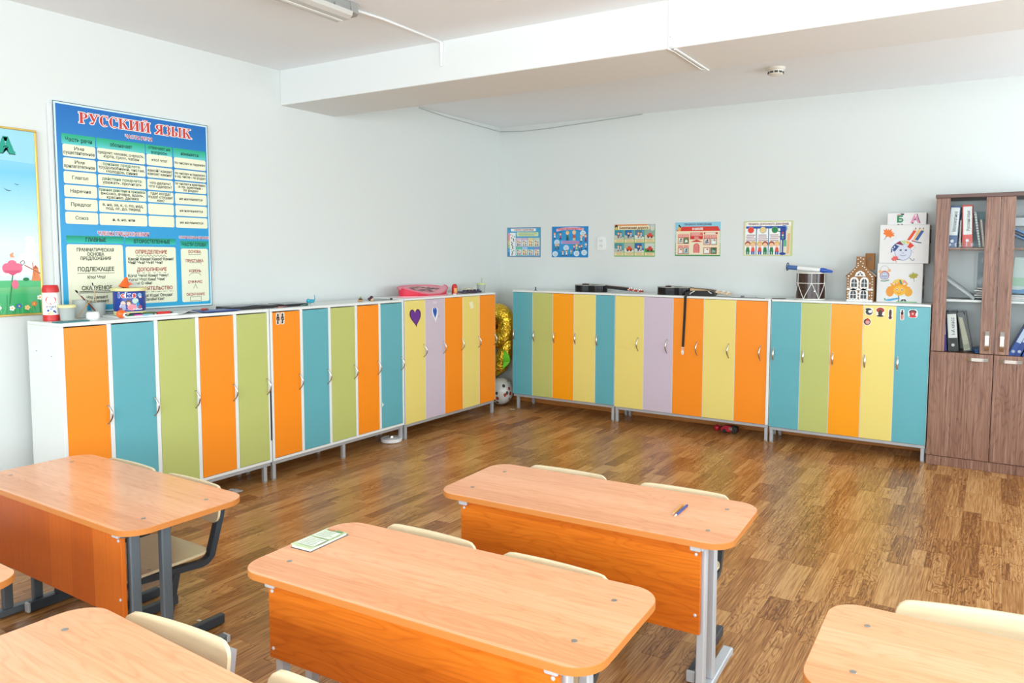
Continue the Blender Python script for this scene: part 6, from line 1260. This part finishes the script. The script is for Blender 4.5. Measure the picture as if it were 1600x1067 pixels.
gb = root('gift_bag', 'pale green and blue gift bag on the middle shelf', 'bag', (0.08, 6.47, Z2+.050)); put('bag_body', MB().mat(flat('C4D4CE', .3)).prism([(0, 0), (.22, 0), (.21, .12), (.20, .26), (.02, .27), (.01, .12)], (0, 0, 0), X, Z, Y, .05), gb); put('blue_base', MB().mat(flat('2F7FB8', .3)).prism([(.0, 0), (.22, 0), (.21, .03), (.12, .045), (.06, .025), (.0, .03)], (0, -.0005, 0), X, Z, -Y, .003), gb); put('green_band', MB().mat(flat('9CC4A4', .3)).prism([(.006, .055), (.214, .05), (.212, .11), (.01, .12)], (0, -.0005, 0), X, Z, -Y, .002), gb)
for i in range(3): tag(put('paper_stack', MB().mat(flat(('DCDCDA', 'E4DEDC', 'D0D2D4')[i])).box((0, 0, 0), (.22, .24, .013), .001), None, (0.185, 6.45, Z2+.0075+.0145*i), .05*(i-1)), ('lowest', 'middle', 'topmost')[i]+' paper bundle under the gift bag', 'papers', 'papers under the gift bag')
tag(put('flat_strip', MB().mat(BLACK).tube([(-0.10, 6.34, CH+.004), (0.10, 6.36, CH+.008), (0.34, 6.37, CH+.005)], .004, 6)), 'thin black cord lying on top of the brown cabinet', 'cord')

# ---------------------------------------------------------------- small things on the floor
ds = prop('plastic_disc', 'round white plastic disc lying under the locker unit', 'disc', -4.405, 4.585, 0.0)
put('dish', MB().mat(mat('white_plastic', (0.86, 0.86, 0.86), 0.3)).lathe([(0, 0.004), (0.07, 0.0), (0.088, 0.006), (0.09, 0.03), (0.086, 0.034), (0.07, 0.03), (0.03, 0.036), (0, 0.04)], seg=32), ds)
put('hub', MB().mat(SATIN).lathe([(0.022, 0.036), (0.018, 0.05), (0, 0.052)], seg=16), ds)
tc_ = prop('toy_car', 'red and black toy car lying under the locker unit', 'toy car', -2.08, 6.43, 0.0)
put('body', MB().mat(mat('toy_red', (0.45, 0.01, 0.03), 0.25)).prism([(-.03, .015), (.11, .015), (.12, .035), (.09, .05), (.06, .066), (.0, .066), (-.03, .045)], (0, -.03, 0), X, Z, Y, .06), tc_)
put('cabin', MB().mat(BLACK).prism([(.062, .018), (.118, .018), (.116, .06), (.07, .068)], (0, -.032, 0), X, Z, Y, .064), tc_)
for x in (0.0, .09): 
    for y in (-.036, .024): put('wheel', MB().mat(BLACK).cyl((x, y+.012, .018), .018, .012, 16, .003, ax='y'), tc_)
for i in range(3): put('chrome_trim', MB().mat(CHROME).box((.045+.012*i, -.0335, .044), (.007, .004, .026), .001), tc_)
tag(put('red_ball', MB().mat(mat('toy_red', (0.45, 0.01, 0.03), 0.25)).ball((-2.165, 6.45, .028), .028, 18, 12)), 'small shiny red ball beside the toy car under the lockers', 'ball')
tag(put('dust_clump', MB().mat(flat('B8B4B0')).slab([[(-4.40+.09*i/6, 2.98+.10*j/6, .003+.020*abs(math.sin(i*1.9+j*2.3))*math.sin(PI*i/6)*math.sin(PI*j/6)) for j in range(7)] for i in range(7)][::-1], (0, 0, .004))), 'crumpled grey paper scrap under the first locker unit', 'scrap')
tag(put('paper_scrap', MB().mat(flat('F2EEE4')).prism([(0, 0), (.02, .004), (.016, .014), (.004, .012)], (0.0, 3.69, .0004), X, Y, Z, .0012)), 'tiny white paper scrap on the open floor near the lone desk', 'scrap')
tag(put('paper_scrap', MB().mat(flat('F2EEE4')).prism([(0, 0), (.024, .004), (.02, .014), (.004, .012)], (-2.95, 1.86, .0004), X, Y, Z, .0012)), 'tiny white paper scrap on the floor under the plywood seat', 'scrap')
tag(put('paper_scrap', MB().mat(flat('EDE6D8')).prism([(0, 0), (.05, .008), (.045, .03), (.006, .026)], (-4.30, 6.20, .0004), X, Y, Z, .0014)), 'small white scrap at the foot of the corner locker unit', 'scrap')
